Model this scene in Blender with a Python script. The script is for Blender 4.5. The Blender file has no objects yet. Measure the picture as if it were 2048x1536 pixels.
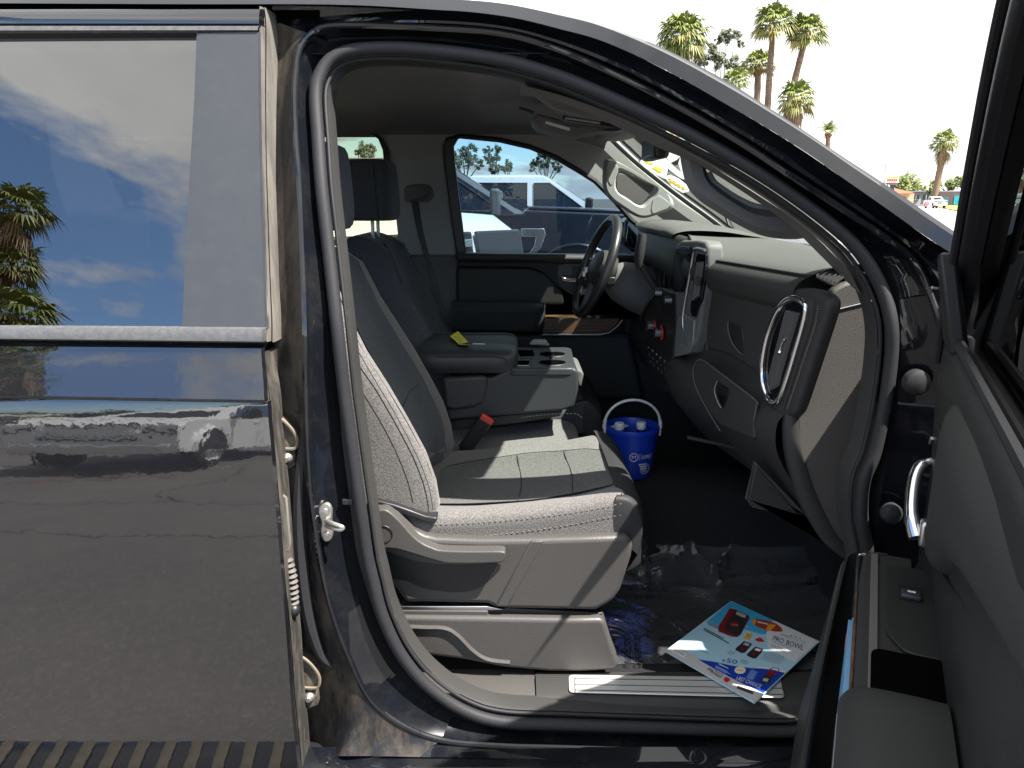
import bpy, bmesh, math, random
from mathutils import Vector, Matrix, noise
random.seed(7)
R = math.radians
GZ = -0.17   # the parking lot's level
SC = bpy.context.scene
COL = SC.collection
# ------------------------------------------------------------------ camera
CAM = Vector((0, 0, 1.58)); PITCH = R(13.6); FPX = 1536.0
cd = bpy.data.cameras.new("camera"); cam = bpy.data.objects.new("camera", cd); COL.objects.link(cam)
cam.location = CAM; cam.rotation_euler = (math.pi/2 - PITCH, 0, 0)
cd.sensor_width = 36; cd.lens = 36*FPX/2048; cd.clip_start = 0.02; cd.clip_end = 3000
SC.camera = cam
# ------------------------------------------------------------------ sky and sun
TO_SUN = Vector((0.555, -0.305, 1.0)).normalized()
SUN_ELEV = math.asin(TO_SUN.z); SUN_AZ = math.atan2(TO_SUN.x, TO_SUN.y)
sd = bpy.data.lights.new("sun", 'SUN'); sd.energy = 5.0; sd.angle = R(0.53); sd.color = (1.0, 0.955, 0.89)
sun = bpy.data.objects.new("sun", sd); COL.objects.link(sun)
sun.rotation_euler = TO_SUN.to_track_quat('Z', 'Y').to_euler(); sun.location = (5, -5, 20)
W_ = bpy.data.worlds.new("World"); SC.world = W_; W_.use_nodes = True
def build_world():
    nt = W_.node_tree; nt.nodes.clear(); N = nt.nodes.new; L = nt.links.new
    out = N('ShaderNodeOutputWorld'); bg = N('ShaderNodeBackground'); bg.inputs['Strength'].default_value = 0.125
    sky = N('ShaderNodeTexSky'); sky.sky_type = 'NISHITA'; sky.sun_disc = False
    sky.sun_elevation = SUN_ELEV; sky.sun_rotation = SUN_AZ
    sky.air_density = 1.0; sky.dust_density = 0.1; sky.ozone_density = 5.5
    tc = N('ShaderNodeTexCoord'); sep = N('ShaderNodeSeparateXYZ'); L(tc.outputs['Generated'], sep.inputs[0])
    mx = N('ShaderNodeMath'); mx.operation = 'MAXIMUM'; L(sep.outputs['Z'], mx.inputs[0]); mx.inputs[1].default_value = 0.0
    ad = N('ShaderNodeMath'); ad.operation = 'ADD'; L(mx.outputs[0], ad.inputs[0]); ad.inputs[1].default_value = 0.22
    dx = N('ShaderNodeMath'); dx.operation = 'DIVIDE'; L(sep.outputs['X'], dx.inputs[0]); L(ad.outputs[0], dx.inputs[1])
    dy = N('ShaderNodeMath'); dy.operation = 'DIVIDE'; L(sep.outputs['Y'], dy.inputs[0]); L(ad.outputs[0], dy.inputs[1])
    cmb = N('ShaderNodeCombineXYZ'); L(dx.outputs[0], cmb.inputs[0]); L(dy.outputs[0], cmb.inputs[1]); cmb.inputs[2].default_value = 6.1
    n1 = N('ShaderNodeTexNoise'); n1.inputs['Scale'].default_value = 0.62; n1.inputs['Detail'].default_value = 9
    n1.inputs['Roughness'].default_value = 0.56; n1.inputs['Distortion'].default_value = 0.35
    L(cmb.outputs[0], n1.inputs['Vector'])
    # the cloud deck thickens towards the north-east
    dotv = N('ShaderNodeVectorMath'); dotv.operation = 'DOT_PRODUCT'; L(tc.outputs['Generated'], dotv.inputs[0])
    dotv.inputs[1].default_value = (0.18, 0.36, 0.95)
    mm = N('ShaderNodeMath'); mm.operation = 'MULTIPLY_ADD'; L(dotv.outputs['Value'], mm.inputs[0]); mm.inputs[1].default_value = 0.30
    L(n1.outputs['Fac'], mm.inputs[2])
    ramp = N('ShaderNodeValToRGB'); ramp.color_ramp.elements[0].position = 0.50; ramp.color_ramp.elements[1].position = 0.538
    L(mm.outputs[0], ramp.inputs[0])
    n2 = N('ShaderNodeTexNoise'); n2.inputs['Scale'].default_value = 1.6; n2.inputs['Detail'].default_value = 6
    L(cmb.outputs[0], n2.inputs['Vector'])
    cr2 = N('ShaderNodeValToRGB'); cr2.color_ramp.elements[0].position = 0.3; cr2.color_ramp.elements[1].position = 0.72
    cr2.color_ramp.elements[0].color = (2.9, 3.0, 3.15, 1); cr2.color_ramp.elements[1].color = (5.9, 5.85, 5.7, 1)
    L(n2.outputs['Fac'], cr2.inputs[0])
    mix = N('ShaderNodeMix'); mix.data_type = 'RGBA'
    L(ramp.outputs['Color'], mix.inputs['Factor']); L(sky.outputs[0], mix.inputs['A']); L(cr2.outputs['Color'], mix.inputs['B'])
    L(mix.outputs['Result'], bg.inputs['Color']); L(bg.outputs[0], out.inputs['Surface'])
build_world()
SC.view_settings.view_transform = 'Standard'; SC.view_settings.look = 'None'
SC.view_settings.exposure = 1.55; SC.view_settings.gamma = 1.0; SC.view_settings.use_curve_mapping = False
SC.cycles.max_bounces = 8; SC.cycles.transparent_max_bounces = 12; SC.cycles.glossy_bounces = 5; SC.cycles.diffuse_bounces = 4
SC.cycles.sample_clamp_indirect = 6.0; SC.cycles.caustics_reflective = False; SC.cycles.caustics_refractive = False
SC.cycles.use_denoising = True
# ------------------------------------------------------------------ pixel helpers: a photo point on a plane of the place
cp, sp = math.cos(PITCH), math.sin(PITCH)
def ray(px, py):
    a = (px - 1024)/FPX; b = (768 - py)/FPX
    return Vector((a, cp + b*sp, -sp + b*cp))
def P(px, py, Y):
    d = ray(px, py); return CAM + d*(Y/d.y)
def PX(px, py, X):
    d = ray(px, py); return CAM + d*(X/d.x)
def PZ(px, py, Z):
    d = ray(px, py); return CAM + d*((Z - CAM.z)/d.z)
def PP(px, py, o, n):
    d = ray(px, py); o = Vector(o); n = Vector(n); return CAM + d*((o - CAM).dot(n)/d.dot(n))
def lerp_tab(tab, x):
    if x <= tab[0][0]: return tab[0][1]
    for (a, va), (b, vb) in zip(tab, tab[1:]):
        if x <= b: return va + (vb - va)*(x - a)/(b - a)
    return tab[-1][1]
SIDE = [(0.2, 1.455), (0.40, 1.44), (0.70, 1.42), (1.0, 1.415), (1.34, 1.43), (1.6, 1.495), (1.9, 1.60), (2.2, 1.75)]
SKIN = [(0.2, 1.43), (0.30, 1.412), (0.40, 1.398), (0.5, 1.388), (0.65, 1.381), (0.8, 1.375), (0.95, 1.378), (1.10, 1.390), (1.205, 1.404),
        (1.213, 1.407), (1.295, 1.436), (1.34, 1.442), (1.6, 1.507), (1.9, 1.586), (2.2, 1.68)]
def BS(px, py, off=0.0, tab=SIDE):
    Y = 1.45
    for _ in range(25):
        p = P(px, py, Y); Y = 0.5*Y + 0.5*(lerp_tab(tab, p.z) + off)
    return P(px, py, Y)
# ------------------------------------------------------------------ curves
def cr(pts, m=6, closed=False):
    pts = [Vector(p) for p in pts]; n = len(pts); out = []
    segs = n if closed else n - 1
    for i in range(segs):
        if closed: a, b, c, d = pts[(i-1) % n], pts[i], pts[(i+1) % n], pts[(i+2) % n]
        else: a, b, c, d = pts[max(i-1, 0)], pts[i], pts[i+1], pts[min(i+2, n-1)]
        for k in range(m):
            t = k/m; t2 = t*t; t3 = t2*t
            out.append(0.5*((2*b) + (c - a)*t + (2*a - 5*b + 4*c - d)*t2 + (3*b - a - 3*c + d)*t3))
    if not closed: out.append(pts[-1].copy())
    return out
def rs(pts, n, closed=False):
    pts = [Vector(p) for p in pts]
    if closed: pts = pts + [pts[0]]
    L = [0.0]
    for a, b in zip(pts, pts[1:]): L.append(L[-1] + (b - a).length)
    out = []; j = 0; N = n if closed else n - 1
    for i in range(n):
        s = L[-1]*i/N
        while j < len(L) - 2 and L[j+1] < s: j += 1
        d = L[j+1] - L[j]; f = 0 if d < 1e-9 else (s - L[j])/d
        out.append(pts[j].lerp(pts[j+1], min(max(f, 0), 1)))
    return out
def round_poly(pts, r=0.02, seg=4):
    out = []; n = len(pts); pts = [Vector(p) for p in pts]
    for i in range(n):
        a, b, c = pts[i-1], pts[i], pts[(i+1) % n]
        u = a - b; v = c - b; rr = min(r, 0.45*u.length, 0.45*v.length)
        p0 = b + u.normalized()*rr; p2 = b + v.normalized()*rr
        for k in range(seg+1):
            t = k/seg; out.append(p0*(1-t)**2 + b*2*t*(1-t) + p2*t*t)
    return out
# ------------------------------------------------------------------ objects
ORG = {}
def mk(name, verts, faces, mat, parent=None, smooth=True, ang=38, bevel=0, bseg=2, sub=0):
    verts = [Vector(v) for v in verts]
    lo = Vector([min(v[i] for v in verts) for i in range(3)]); hi = Vector([max(v[i] for v in verts) for i in range(3)])
    c = (lo + hi)/2
    me = bpy.data.meshes.new(name); me.from_pydata([v - c for v in verts], [], faces); me.update()
    bm = bmesh.new(); bm.from_mesh(me); bmesh.ops.recalc_face_normals(bm, faces=bm.faces[:]); bm.to_mesh(me); bm.free()
    if isinstance(mat, (list, tuple)):
        for m in mat: me.materials.append(m)
    else: me.materials.append(mat)
    if smooth:
        me.polygons.foreach_set('use_smooth', [True]*len(me.polygons)); me.set_sharp_from_angle(angle=R(ang))
    o = bpy.data.objects.new(name, me); COL.objects.link(o)
    ORG[o] = c
    if parent is not None:
        o.parent = parent; o.location = c - ORG[parent]
    else: o.location = c
    if bevel:
        b = o.modifiers.new("bevel", 'BEVEL'); b.width = bevel; b.segments = bseg; b.limit_method = 'ANGLE'; b.angle_limit = R(35)
        b.harden_normals = False
    if sub:
        s = o.modifiers.new("subsurf", 'SUBSURF'); s.levels = sub; s.render_levels = sub
    return o
def empty(name, loc, parent=None):
    o = bpy.data.objects.new(name, None); COL.objects.link(o); o.empty_display_size = 0.1
    ORG[o] = Vector(loc); o.location = Vector(loc) - (ORG[parent] if parent else Vector())
    if parent: o.parent = parent
    return o
def tag(o, label=None, cat=None, group=None, kind=None):
    if label: o['label'] = label
    if cat: o['category'] = cat
    if group: o['group'] = group
    if kind: o['kind'] = kind
    return o
class MB:
    """collects geometry for one mesh object"""
    def __init__(s): s.v = []; s.f = []
    def add(s, v, f):
        o = len(s.v); s.v += [Vector(x) for x in v]; s.f += [[i + o for i in q] for q in f]; return s
    def loft(s, rings, closed=False, caps=False):
        n = len(rings[0]); v = [p for r in rings for p in r]; f = []
        for i in range(len(rings)-1):
            for j in range(n if closed else n-1):
                k = (j+1) % n; f.append([i*n+j, i*n+k, (i+1)*n+k, (i+1)*n+j])
        if caps:
            f.append(list(range(n))[::-1]); f.append([(len(rings)-1)*n + j for j in range(n)])
        return s.add(v, f)
    def tube(s, path, r, seg=8, closed=False, flat=1.0, up=None, caps=True):
        path = [Vector(p) for p in path]; n = len(path); rings = []; prev = None
        for i, p in enumerate(path):
            a = path[i-1] if (i > 0 or closed) else p; b = path[(i+1) % n] if (i < n-1 or closed) else p
            t = (b - a).normalized()
            if up is not None: u = Vector(up) - t*Vector(up).dot(t)
            elif prev is None:
                u = Vector((0, 0, 1)) if abs(t.z) < 0.9 else Vector((1, 0, 0)); u = u - t*u.dot(t)
            else: u = prev - t*prev.dot(t)
            u.normalize(); prev = u; w = t.cross(u); rr = r[i] if isinstance(r, (list, tuple)) else r
            rings.append([p + (u*math.cos(2*math.pi*k/seg)*flat + w*math.sin(2*math.pi*k/seg))*rr for k in range(seg)])
        if closed: rings.append(rings[0])
        return s.loft(rings, True, caps and not closed)
    def slab(s, poly, vec):
        poly = [Vector(p) for p in poly]; vec = Vector(vec); n = len(poly)
        v = poly + [p + vec for p in poly]; f = [list(range(n)), [n + i for i in range(n)][::-1]]
        f += [[i, (i+1) % n, n + (i+1) % n, n + i] for i in range(n)]
        return s.add(v, f)
    def box(s, lo, hi):
        x0, y0, z0 = lo; x1, y1, z1 = hi
        return s.slab([(x0, y0, z0), (x1, y0, z0), (x1, y1, z0), (x0, y1, z0)], (0, 0, z1 - z0))
    def obox(s, c, ax, ay, az):
        c, ax, ay, az = map(Vector, (c, ax, ay, az))
        return s.slab([c-ax-ay-az, c+ax-ay-az, c+ax+ay-az, c-ax+ay-az], az*2)
    def lathe(s, prof, c=(0, 0, 0), ax=(0, 0, 1), seg=24, caps=False):
        ax = Vector(ax).normalized(); u = ax.orthogonal().normalized(); w = ax.cross(u); c = Vector(c)
        rings = [[c + ax*h + (u*math.cos(2*math.pi*k/seg) + w*math.sin(2*math.pi*k/seg))*max(r, 1e-4) for k in range(seg)] for r, h in prof]
        return s.loft(rings, True, caps)
    def ball(s, c, r, seg=10, sc=(1, 1, 1)):
        c = Vector(c); rings = []
        for i in range(seg//2 + 1):
            th = math.pi*i/(seg//2); rr = max(math.sin(th), 1e-3)*r
            rings.append([c + Vector((rr*math.cos(2*math.pi*k/seg)*sc[0], rr*math.sin(2*math.pi*k/seg)*sc[1], r*math.cos(th)*sc[2])) for k in range(seg)])
        return s.loft(rings, True)
    def build(s, name, mat, parent=None, **k): return mk(name, s.v, s.f, mat, parent, **k)
def slabY(name, px, Y, depth, mat, parent, smooth_m=0, bevel=0.006, rnd=0, bseg=3):
    """outline traced from the photo on the plane at depth Y, with real thickness"""
    pts = [P(x, y, Y) for x, y in px]
    if rnd: pts = round_poly(pts, rnd)
    if smooth_m: pts = cr(pts, smooth_m, True)
    return MB().slab(pts, (0, depth, 0)).build(name, mat, parent, bevel=bevel, bseg=bseg)
def slabX(name, px, X, depth, mat, parent, smooth_m=0, bevel=0.005, rnd=0, bseg=3):
    pts = [PX(x, y, X) for x, y in px]
    if rnd: pts = round_poly(pts, rnd)
    if smooth_m: pts = cr(pts, smooth_m, True)
    return MB().slab(pts, (depth, 0, 0)).build(name, mat, parent, bevel=bevel, bseg=bseg)
def patch(rows, mu=4, mv=4):
    """smooth sheet through a coarse grid of control points; returns rings for loft"""
    R1 = [cr(r, mu) for r in rows]; n = len(R1[0])
    cols = [cr([r[j] for r in R1], mv) for j in range(n)]
    return [[cols[j][i] for j in range(n)] for i in range(len(cols[0]))]
_tx = {}
def text_geo(s, font_shear=0.0):
    k = (s, font_shear)
    if k in _tx: return _tx[k]
    cu = bpy.data.curves.new("lettering", 'FONT'); cu.body = s; cu.size = 1.0; cu.shear = font_shear; cu.resolution_u = 3
    ob = bpy.data.objects.new("lettering", cu); COL.objects.link(ob)
    dg = bpy.context.evaluated_depsgraph_get(); me = bpy.data.meshes.new_from_object(ob.evaluated_get(dg))
    vs = [v.co.copy() for v in me.vertices]; fs = [list(p.vertices) for p in me.polygons]
    bpy.data.objects.remove(ob); bpy.data.meshes.remove(me); bpy.data.curves.remove(cu)
    x0 = min(v.x for v in vs); x1 = max(v.x for v in vs); y1 = max(v.y for v in vs); y0 = min(v.y for v in vs)
    vs = [((v.x - x0)/(x1 - x0), (v.y - y0)/(y1 - y0)) for v in vs]
    _tx[k] = (vs, fs); return _tx[k]
def text_on(mb, s, O, A, H, shear=0.0):
    """lettering whose baseline runs O to A and whose height is O to H"""
    vs, fs = text_geo(s, shear); O, A, H = Vector(O), Vector(A), Vector(H)
    mb.add([O + (A - O)*x + (H - O)*y for x, y in vs], fs)
# ------------------------------------------------------------------ materials
MATS = {}
def mat(name, col, rough=0.5, metal=0.0, spec=0.5, coat=0.0, coat_ior=1.5, bump=None, var=None, dust=None, emit=None, sheen=0.0, trans=None, stretch=None, ior=1.5):
    if name in MATS: return MATS[name]
    m = bpy.data.materials.new(name); m.use_nodes = True; nt = m.node_tree; N = nt.nodes.new; L = nt.links.new
    b = nt.nodes['Principled BSDF']; I = b.inputs
    I['Base Color'].default_value = (*col, 1); I['Roughness'].default_value = rough; I['Metallic'].default_value = metal
    I['Specular IOR Level'].default_value = spec; I['Coat Weight'].default_value = coat; I['Coat Roughness'].default_value = 0.02
    I['Coat IOR'].default_value = coat_ior; I['Sheen Weight'].default_value = sheen; I['IOR'].default_value = ior
    tc = N('ShaderNodeTexCoord'); vec = tc.outputs['Object']
    if stretch:
        mp = N('ShaderNodeMapping'); mp.inputs['Scale'].default_value = stretch; L(vec, mp.inputs[0]); vec = mp.outputs[0]
    base = None
    if var:   # (scale, other colour, lo, hi)
        n = N('ShaderNodeTexNoise'); n.inputs['Scale'].default_value = var[0]; n.inputs['Detail'].default_value = 6; n.inputs['Roughness'].default_value = 0.62
        L(vec, n.inputs['Vector'])
        r = N('ShaderNodeMapRange'); r.inputs['From Min'].default_value = var[2]; r.inputs['From Max'].default_value = var[3]; L(n.outputs['Fac'], r.inputs[0])
        mx = N('ShaderNodeMix'); mx.data_type = 'RGBA'; mx.inputs['A'].default_value = (*col, 1); mx.inputs['B'].default_value = (*var[1], 1)
        L(r.outputs[0], mx.inputs['Factor']); base = mx.outputs['Result']
    if dust:  # (scale, colour, lo, hi, roughness of the dust)
        n = N('ShaderNodeTexNoise'); n.inputs['Scale'].default_value = dust[0]; n.inputs['Detail'].default_value = 12; n.inputs['Roughness'].default_value = 0.72
        L(vec, n.inputs['Vector'])
        r = N('ShaderNodeMapRange'); r.inputs['From Min'].default_value = dust[2]; r.inputs['From Max'].default_value = dust[3]; L(n.outputs['Fac'], r.inputs[0])
        mx = N('ShaderNodeMix'); mx.data_type = 'RGBA'; mx.inputs['B'].default_value = (*dust[1], 1)
        if base: L(base, mx.inputs['A'])
        else: mx.inputs['A'].default_value = (*col, 1)
        L(r.outputs[0], mx.inputs['Factor']); base = mx.outputs['Result']
        mr = N('ShaderNodeMix'); mr.inputs['A'].default_value = rough; mr.inputs['B'].default_value = dust[4]; L(r.outputs[0], mr.inputs['Factor'])
        L(mr.outputs['Result'], I['Roughness'])
        if coat:
            mc = N('ShaderNodeMath'); mc.operation = 'MULTIPLY_ADD'; L(r.outputs[0], mc.inputs[0]); mc.inputs[1].default_value = -coat*0.92; mc.inputs[2].default_value = coat
            L(mc.outputs[0], I['Coat Weight'])
    if base: L(base, I['Base Color'])
    if bump:  # list of (scale, strength, distance, kind)
        prev = None
        for sc_, st, di, kind in bump:
            if kind == 'V':
                t = N('ShaderNodeTexVoronoi'); t.inputs['Scale'].default_value = sc_; h = t.outputs['Distance']
            else:
                t = N('ShaderNodeTexNoise'); t.inputs['Scale'].default_value = sc_; t.inputs['Detail'].default_value = 4; h = t.outputs['Fac']
            L(vec, t.inputs['Vector'])
            bp = N('ShaderNodeBump'); bp.inputs['Strength'].default_value = st; bp.inputs['Distance'].default_value = di; L(h, bp.inputs['Height'])
            if prev: L(prev, bp.inputs['Normal'])
            prev = bp.outputs[0]
        L(prev, I['Normal'])
        if coat: L(prev, I['Coat Normal']) if bump[0][0] < 60 else None
    if emit: I['Emission Color'].default_value = (*emit[0], 1); I['Emission Strength'].default_value = emit[1]
    if trans: I['Transmission Weight'].default_value = trans
    MATS[name] = m; return m
def glass(name, tint, refl_ior=1.5, rough=0.0, spots=0.0):
    """a thin pane: tinted see-through plus a mirror-like surface reflection"""
    if name in MATS: return MATS[name]
    m = bpy.data.materials.new(name); m.use_nodes = True; nt = m.node_tree; nt.nodes.clear(); N = nt.nodes.new; L = nt.links.new
    out = N('ShaderNodeOutputMaterial'); tr = N('ShaderNodeBsdfTransparent'); gl = N('ShaderNodeBsdfGlossy'); fr = N('ShaderNodeFresnel'); mx = N('ShaderNodeMixShader')
    tr.inputs[0].default_value = (*tint, 1); gl.inputs['Roughness'].default_value = rough; fr.inputs[0].default_value = refl_ior
    # both sides of a pane reflect alike
    L(fr.outputs[0], mx.inputs[0]); L(tr.outputs[0], mx.inputs[1]); L(gl.outputs[0], mx.inputs[2])
    last = mx.outputs[0]
    if spots:
        tc = N('ShaderNodeTexCoord'); n = N('ShaderNodeTexNoise'); n.inputs['Scale'].default_value = 18; n.inputs['Detail'].default_value = 12; n.inputs['Roughness'].default_value = 0.75
        L(tc.outputs['Object'], n.inputs['Vector'])
        r = N('ShaderNodeMapRange'); r.inputs['From Min'].default_value = 0.40; r.inputs['From Max'].default_value = 0.85; r.inputs['To Max'].default_value = spots
        L(n.outputs['Fac'], r.inputs[0])
        df = N('ShaderNodeBsdfDiffuse'); df.inputs[0].default_value = (0.42, 0.38, 0.32, 1); m2 = N('ShaderNodeMixShader')
        L(r.outputs[0], m2.inputs[0]); L(last, m2.inputs[1]); L(df.outputs[0], m2.inputs[2]); last = m2.outputs[0]
    L(last, out.inputs['Surface']); MATS[name] = m; return m
PAINT = mat("black_paint", (0.006, 0.007, 0.010), 0.28, spec=0.06, coat=1.0, coat_ior=1.55, dust=(7, (0.10, 0.09, 0.075), 0.48, 2.2, 0.7))
PAINT_SIDE = mat("black_paint_road_film", (0.008, 0.008, 0.010), 0.28, spec=0.05, coat=1.0, coat_ior=2.0, dust=(300, (0.16, 0.15, 0.145), 0.55, 2.4, 0.6), bump=[(7, 0.05, 0.012, 'N'), (45, 0.03, 0.002, 'N')])
JAMB = mat("dusty_jamb_paint", (0.012, 0.012, 0.014), 0.5, spec=0.2, coat=0.35, coat_ior=1.45, dust=(16, (0.105, 0.084, 0.062), 0.44, 0.74, 0.85), bump=[(240, 0.25, 0.001, 'N')], stretch=(1, 1, 0.35))
SEAL_LOW = mat("grimy_door_edge_seal", (0.030, 0.028, 0.026), 0.6, dust=(40, (0.15, 0.128, 0.10), 0.44, 0.75, 0.9), stretch=(1, 1, 0.2))
PLUG = mat("black_rubber_plug", (0.018, 0.018, 0.02), 0.6)
RECESS_SHADE = mat("recess_shade_black", (0.003, 0.003, 0.003), 1.0, spec=0.0)  # near-black colour standing for the shade inside recesses
SEAL_DUST = mat("dusty_door_edge_seal", (0.075, 0.070, 0.064), 0.7, dust=(18, (0.19, 0.172, 0.145), 0.35, 0.65, 0.9), stretch=(1, 1, 0.25))
RUBBER = mat("weatherstrip_rubber", (0.020, 0.020, 0.023), 0.62, spec=0.35, bump=[(420, 0.12, 0.0005, 'N')], dust=(200, (0.06, 0.057, 0.054), 0.48, 1.3, 0.75))
BLACK = mat("black_plastic", (0.013, 0.013, 0.015), 0.42, bump=[(600, 0.2, 0.0006, 'V')])
GLOSSBLK = mat("gloss_black", (0.006, 0.006, 0.008), 0.08)
PILLAR_APPL = mat("pillar_applique", (0.050, 0.054, 0.062), 0.36, spec=0.32, dust=(25, (0.09, 0.09, 0.09), 0.45, 1.8, 0.45))
MOLD = mat("belt_molding", (0.085, 0.085, 0.09), 0.40, spec=0.6, dust=(90, (0.24, 0.23, 0.21), 0.45, 1.2, 0.7))
DASH = mat("dash_plastic", (0.040, 0.039, 0.038), 0.50, spec=0.30, bump=[(520, 0.35, 0.0009, 'V'), (90, 0.05, 0.002, 'N')])
DASHTOP = mat("dash_top_pad", (0.085, 0.086, 0.083), 0.52, spec=0.5, bump=[(520, 0.35, 0.0009, 'V')])
GRAIN = mat("grey_grained_plastic", (0.066, 0.062, 0.059), 0.46, spec=0.5, bump=[(330, 0.28, 0.0009, 'V')])
ENDCAP = mat("dash_end_plastic", (0.080, 0.074, 0.070), 0.52, bump=[(430, 0.4, 0.001, 'V')])
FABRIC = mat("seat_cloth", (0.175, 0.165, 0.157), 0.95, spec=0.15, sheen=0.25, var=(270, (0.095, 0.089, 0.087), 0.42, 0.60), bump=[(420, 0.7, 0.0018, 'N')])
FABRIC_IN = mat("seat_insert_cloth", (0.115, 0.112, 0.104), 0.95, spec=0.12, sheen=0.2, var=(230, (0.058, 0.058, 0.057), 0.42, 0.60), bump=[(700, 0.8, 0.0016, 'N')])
FABRIC_SHADE = mat("seat_shaded_cloth", (0.082, 0.087, 0.096), 0.92, spec=0.2, sheen=0.15, var=(280, (0.050, 0.054, 0.062), 0.42, 0.60), bump=[(900, 0.5, 0.001, 'N')])  # seat cloth with shade put into its colour: driver seat, back inserts, headrests
STITCH = mat("seat_stitching", (0.23, 0.20, 0.19), 0.8)
SEAM = mat("dark_seam_cloth", (0.032, 0.032, 0.033), 0.9)  # plain dark colour of the seam lines
VINYL = mat("console_vinyl", (0.036, 0.038, 0.041), 0.45, spec=0.4, bump=[(420, 0.3, 0.0008, 'V')])
VINYL_DK = mat("console_lower_cloth", (0.060, 0.058, 0.055), 0.8, spec=0.25, bump=[(700, 0.5, 0.001, 'N')])
CARPET = mat("black_carpet", (0.024, 0.024, 0.026), 0.98, spec=0.05, var=(500, (0.05, 0.049, 0.05), 0.45, 0.75), bump=[(800, 1.0, 0.003, 'N')])
HEADLINER = mat("headliner_cloth", (0.24, 0.235, 0.25), 0.95, spec=0.1, bump=[(700, 0.3, 0.0006, 'N')])
ASH = mat("ash_pillar_trim", (0.33, 0.335, 0.325), 0.62, spec=0.35, bump=[(500, 0.25, 0.0007, 'V')])
ASH_DK = mat("dark_ash_trim", (0.135, 0.130, 0.127), 0.6, spec=0.35, bump=[(500, 0.25, 0.0007, 'V')])
DOORTRIM = mat("door_trim_plastic", (0.026, 0.026, 0.025), 0.45, spec=0.28, bump=[(480, 0.3, 0.0009, 'V')])
DOORSOFT = mat("door_trim_soft", (0.036, 0.036, 0.034), 0.55, spec=0.28, bump=[(480, 0.25, 0.0009, 'V')])
CHROME = mat("satin_chrome", (0.72, 0.73, 0.75), 0.12, metal=1.0)
PAINT_IN = mat("clean_jamb_paint", (0.006, 0.006, 0.009), 0.3, spec=0.05, coat=1.0, coat_ior=1.36)
DKCHROME = mat("dark_knob_metal", (0.16, 0.165, 0.175), 0.28, metal=1.0)
SATIN = mat("satin_silver", (0.50, 0.51, 0.52), 0.32, metal=1.0)
STEEL = mat("zinc_steel", (0.48, 0.46, 0.43), 0.38, metal=0.85, dust=(60, (0.4, 0.33, 0.24), 0.5, 0.9, 0.8))
HINGE = mat("dusty_hinge", (0.05, 0.044, 0.036), 0.6, dust=(40, (0.20, 0.165, 0.12), 0.42, 0.72, 0.9))
BRUSH = mat("brushed_sill_plate", (0.72, 0.71, 0.68), 0.42, metal=0.45, bump=[(260, 0.06, 0.0006, 'N')], stretch=(0.05, 1, 1))
WOOD = mat("wood_trim", (0.16, 0.085, 0.045), 0.35, var=(14, (0.035, 0.020, 0.012), 0.35, 0.62), stretch=(0.6, 1, 14))
WOOD_D = mat("wood_trim_door", (0.20, 0.11, 0.06), 0.35, var=(40, (0.06, 0.035, 0.02), 0.35, 0.62))
BLUE = mat("blue_bucket_plastic", (0.006, 0.045, 0.46), 0.38, spec=0.5)
WHITEP = mat("white_plastic", (0.74, 0.75, 0.76), 0.35)
PET = glass("clear_bottle_plastic", (0.86, 0.90, 0.93), 1.45)
CAPM = mat("bottle_cap", (0.72, 0.76, 0.78), 0.4)
FILM = None
REDP = mat("red_plastic", (0.62, 0.055, 0.035), 0.4)
ORANGE = mat("orange_mark", (0.75, 0.14, 0.03), 0.4)
YELLOW = mat("yellow_tag", (0.80, 0.74, 0.02), 0.5)
INK = mat("black_ink", (0.015, 0.015, 0.02), 0.6)
WINK = mat("white_ink", (0.78, 0.82, 0.88), 0.5)
WIN_SIDE = glass("tinted_front_glass", (0.50, 0.59, 0.65), 1.35)
WIN_SHIELD = glass("windshield_glass", (0.88, 0.95, 0.91), 1.35)
WIN_REAR = glass("privacy_glass", (0.006, 0.007, 0.007), 2.8, spots=0.0)
WIN_REAR_FAR = glass("privacy_glass_far", (0.56, 0.58, 0.50), 1.3)
# ================================================================== the truck
TRUCK = tag(empty("pickup_truck", (0, 2.36, 0)), "black crew cab pickup truck in the foreground with its front passenger door swung open", "pickup truck")
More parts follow.
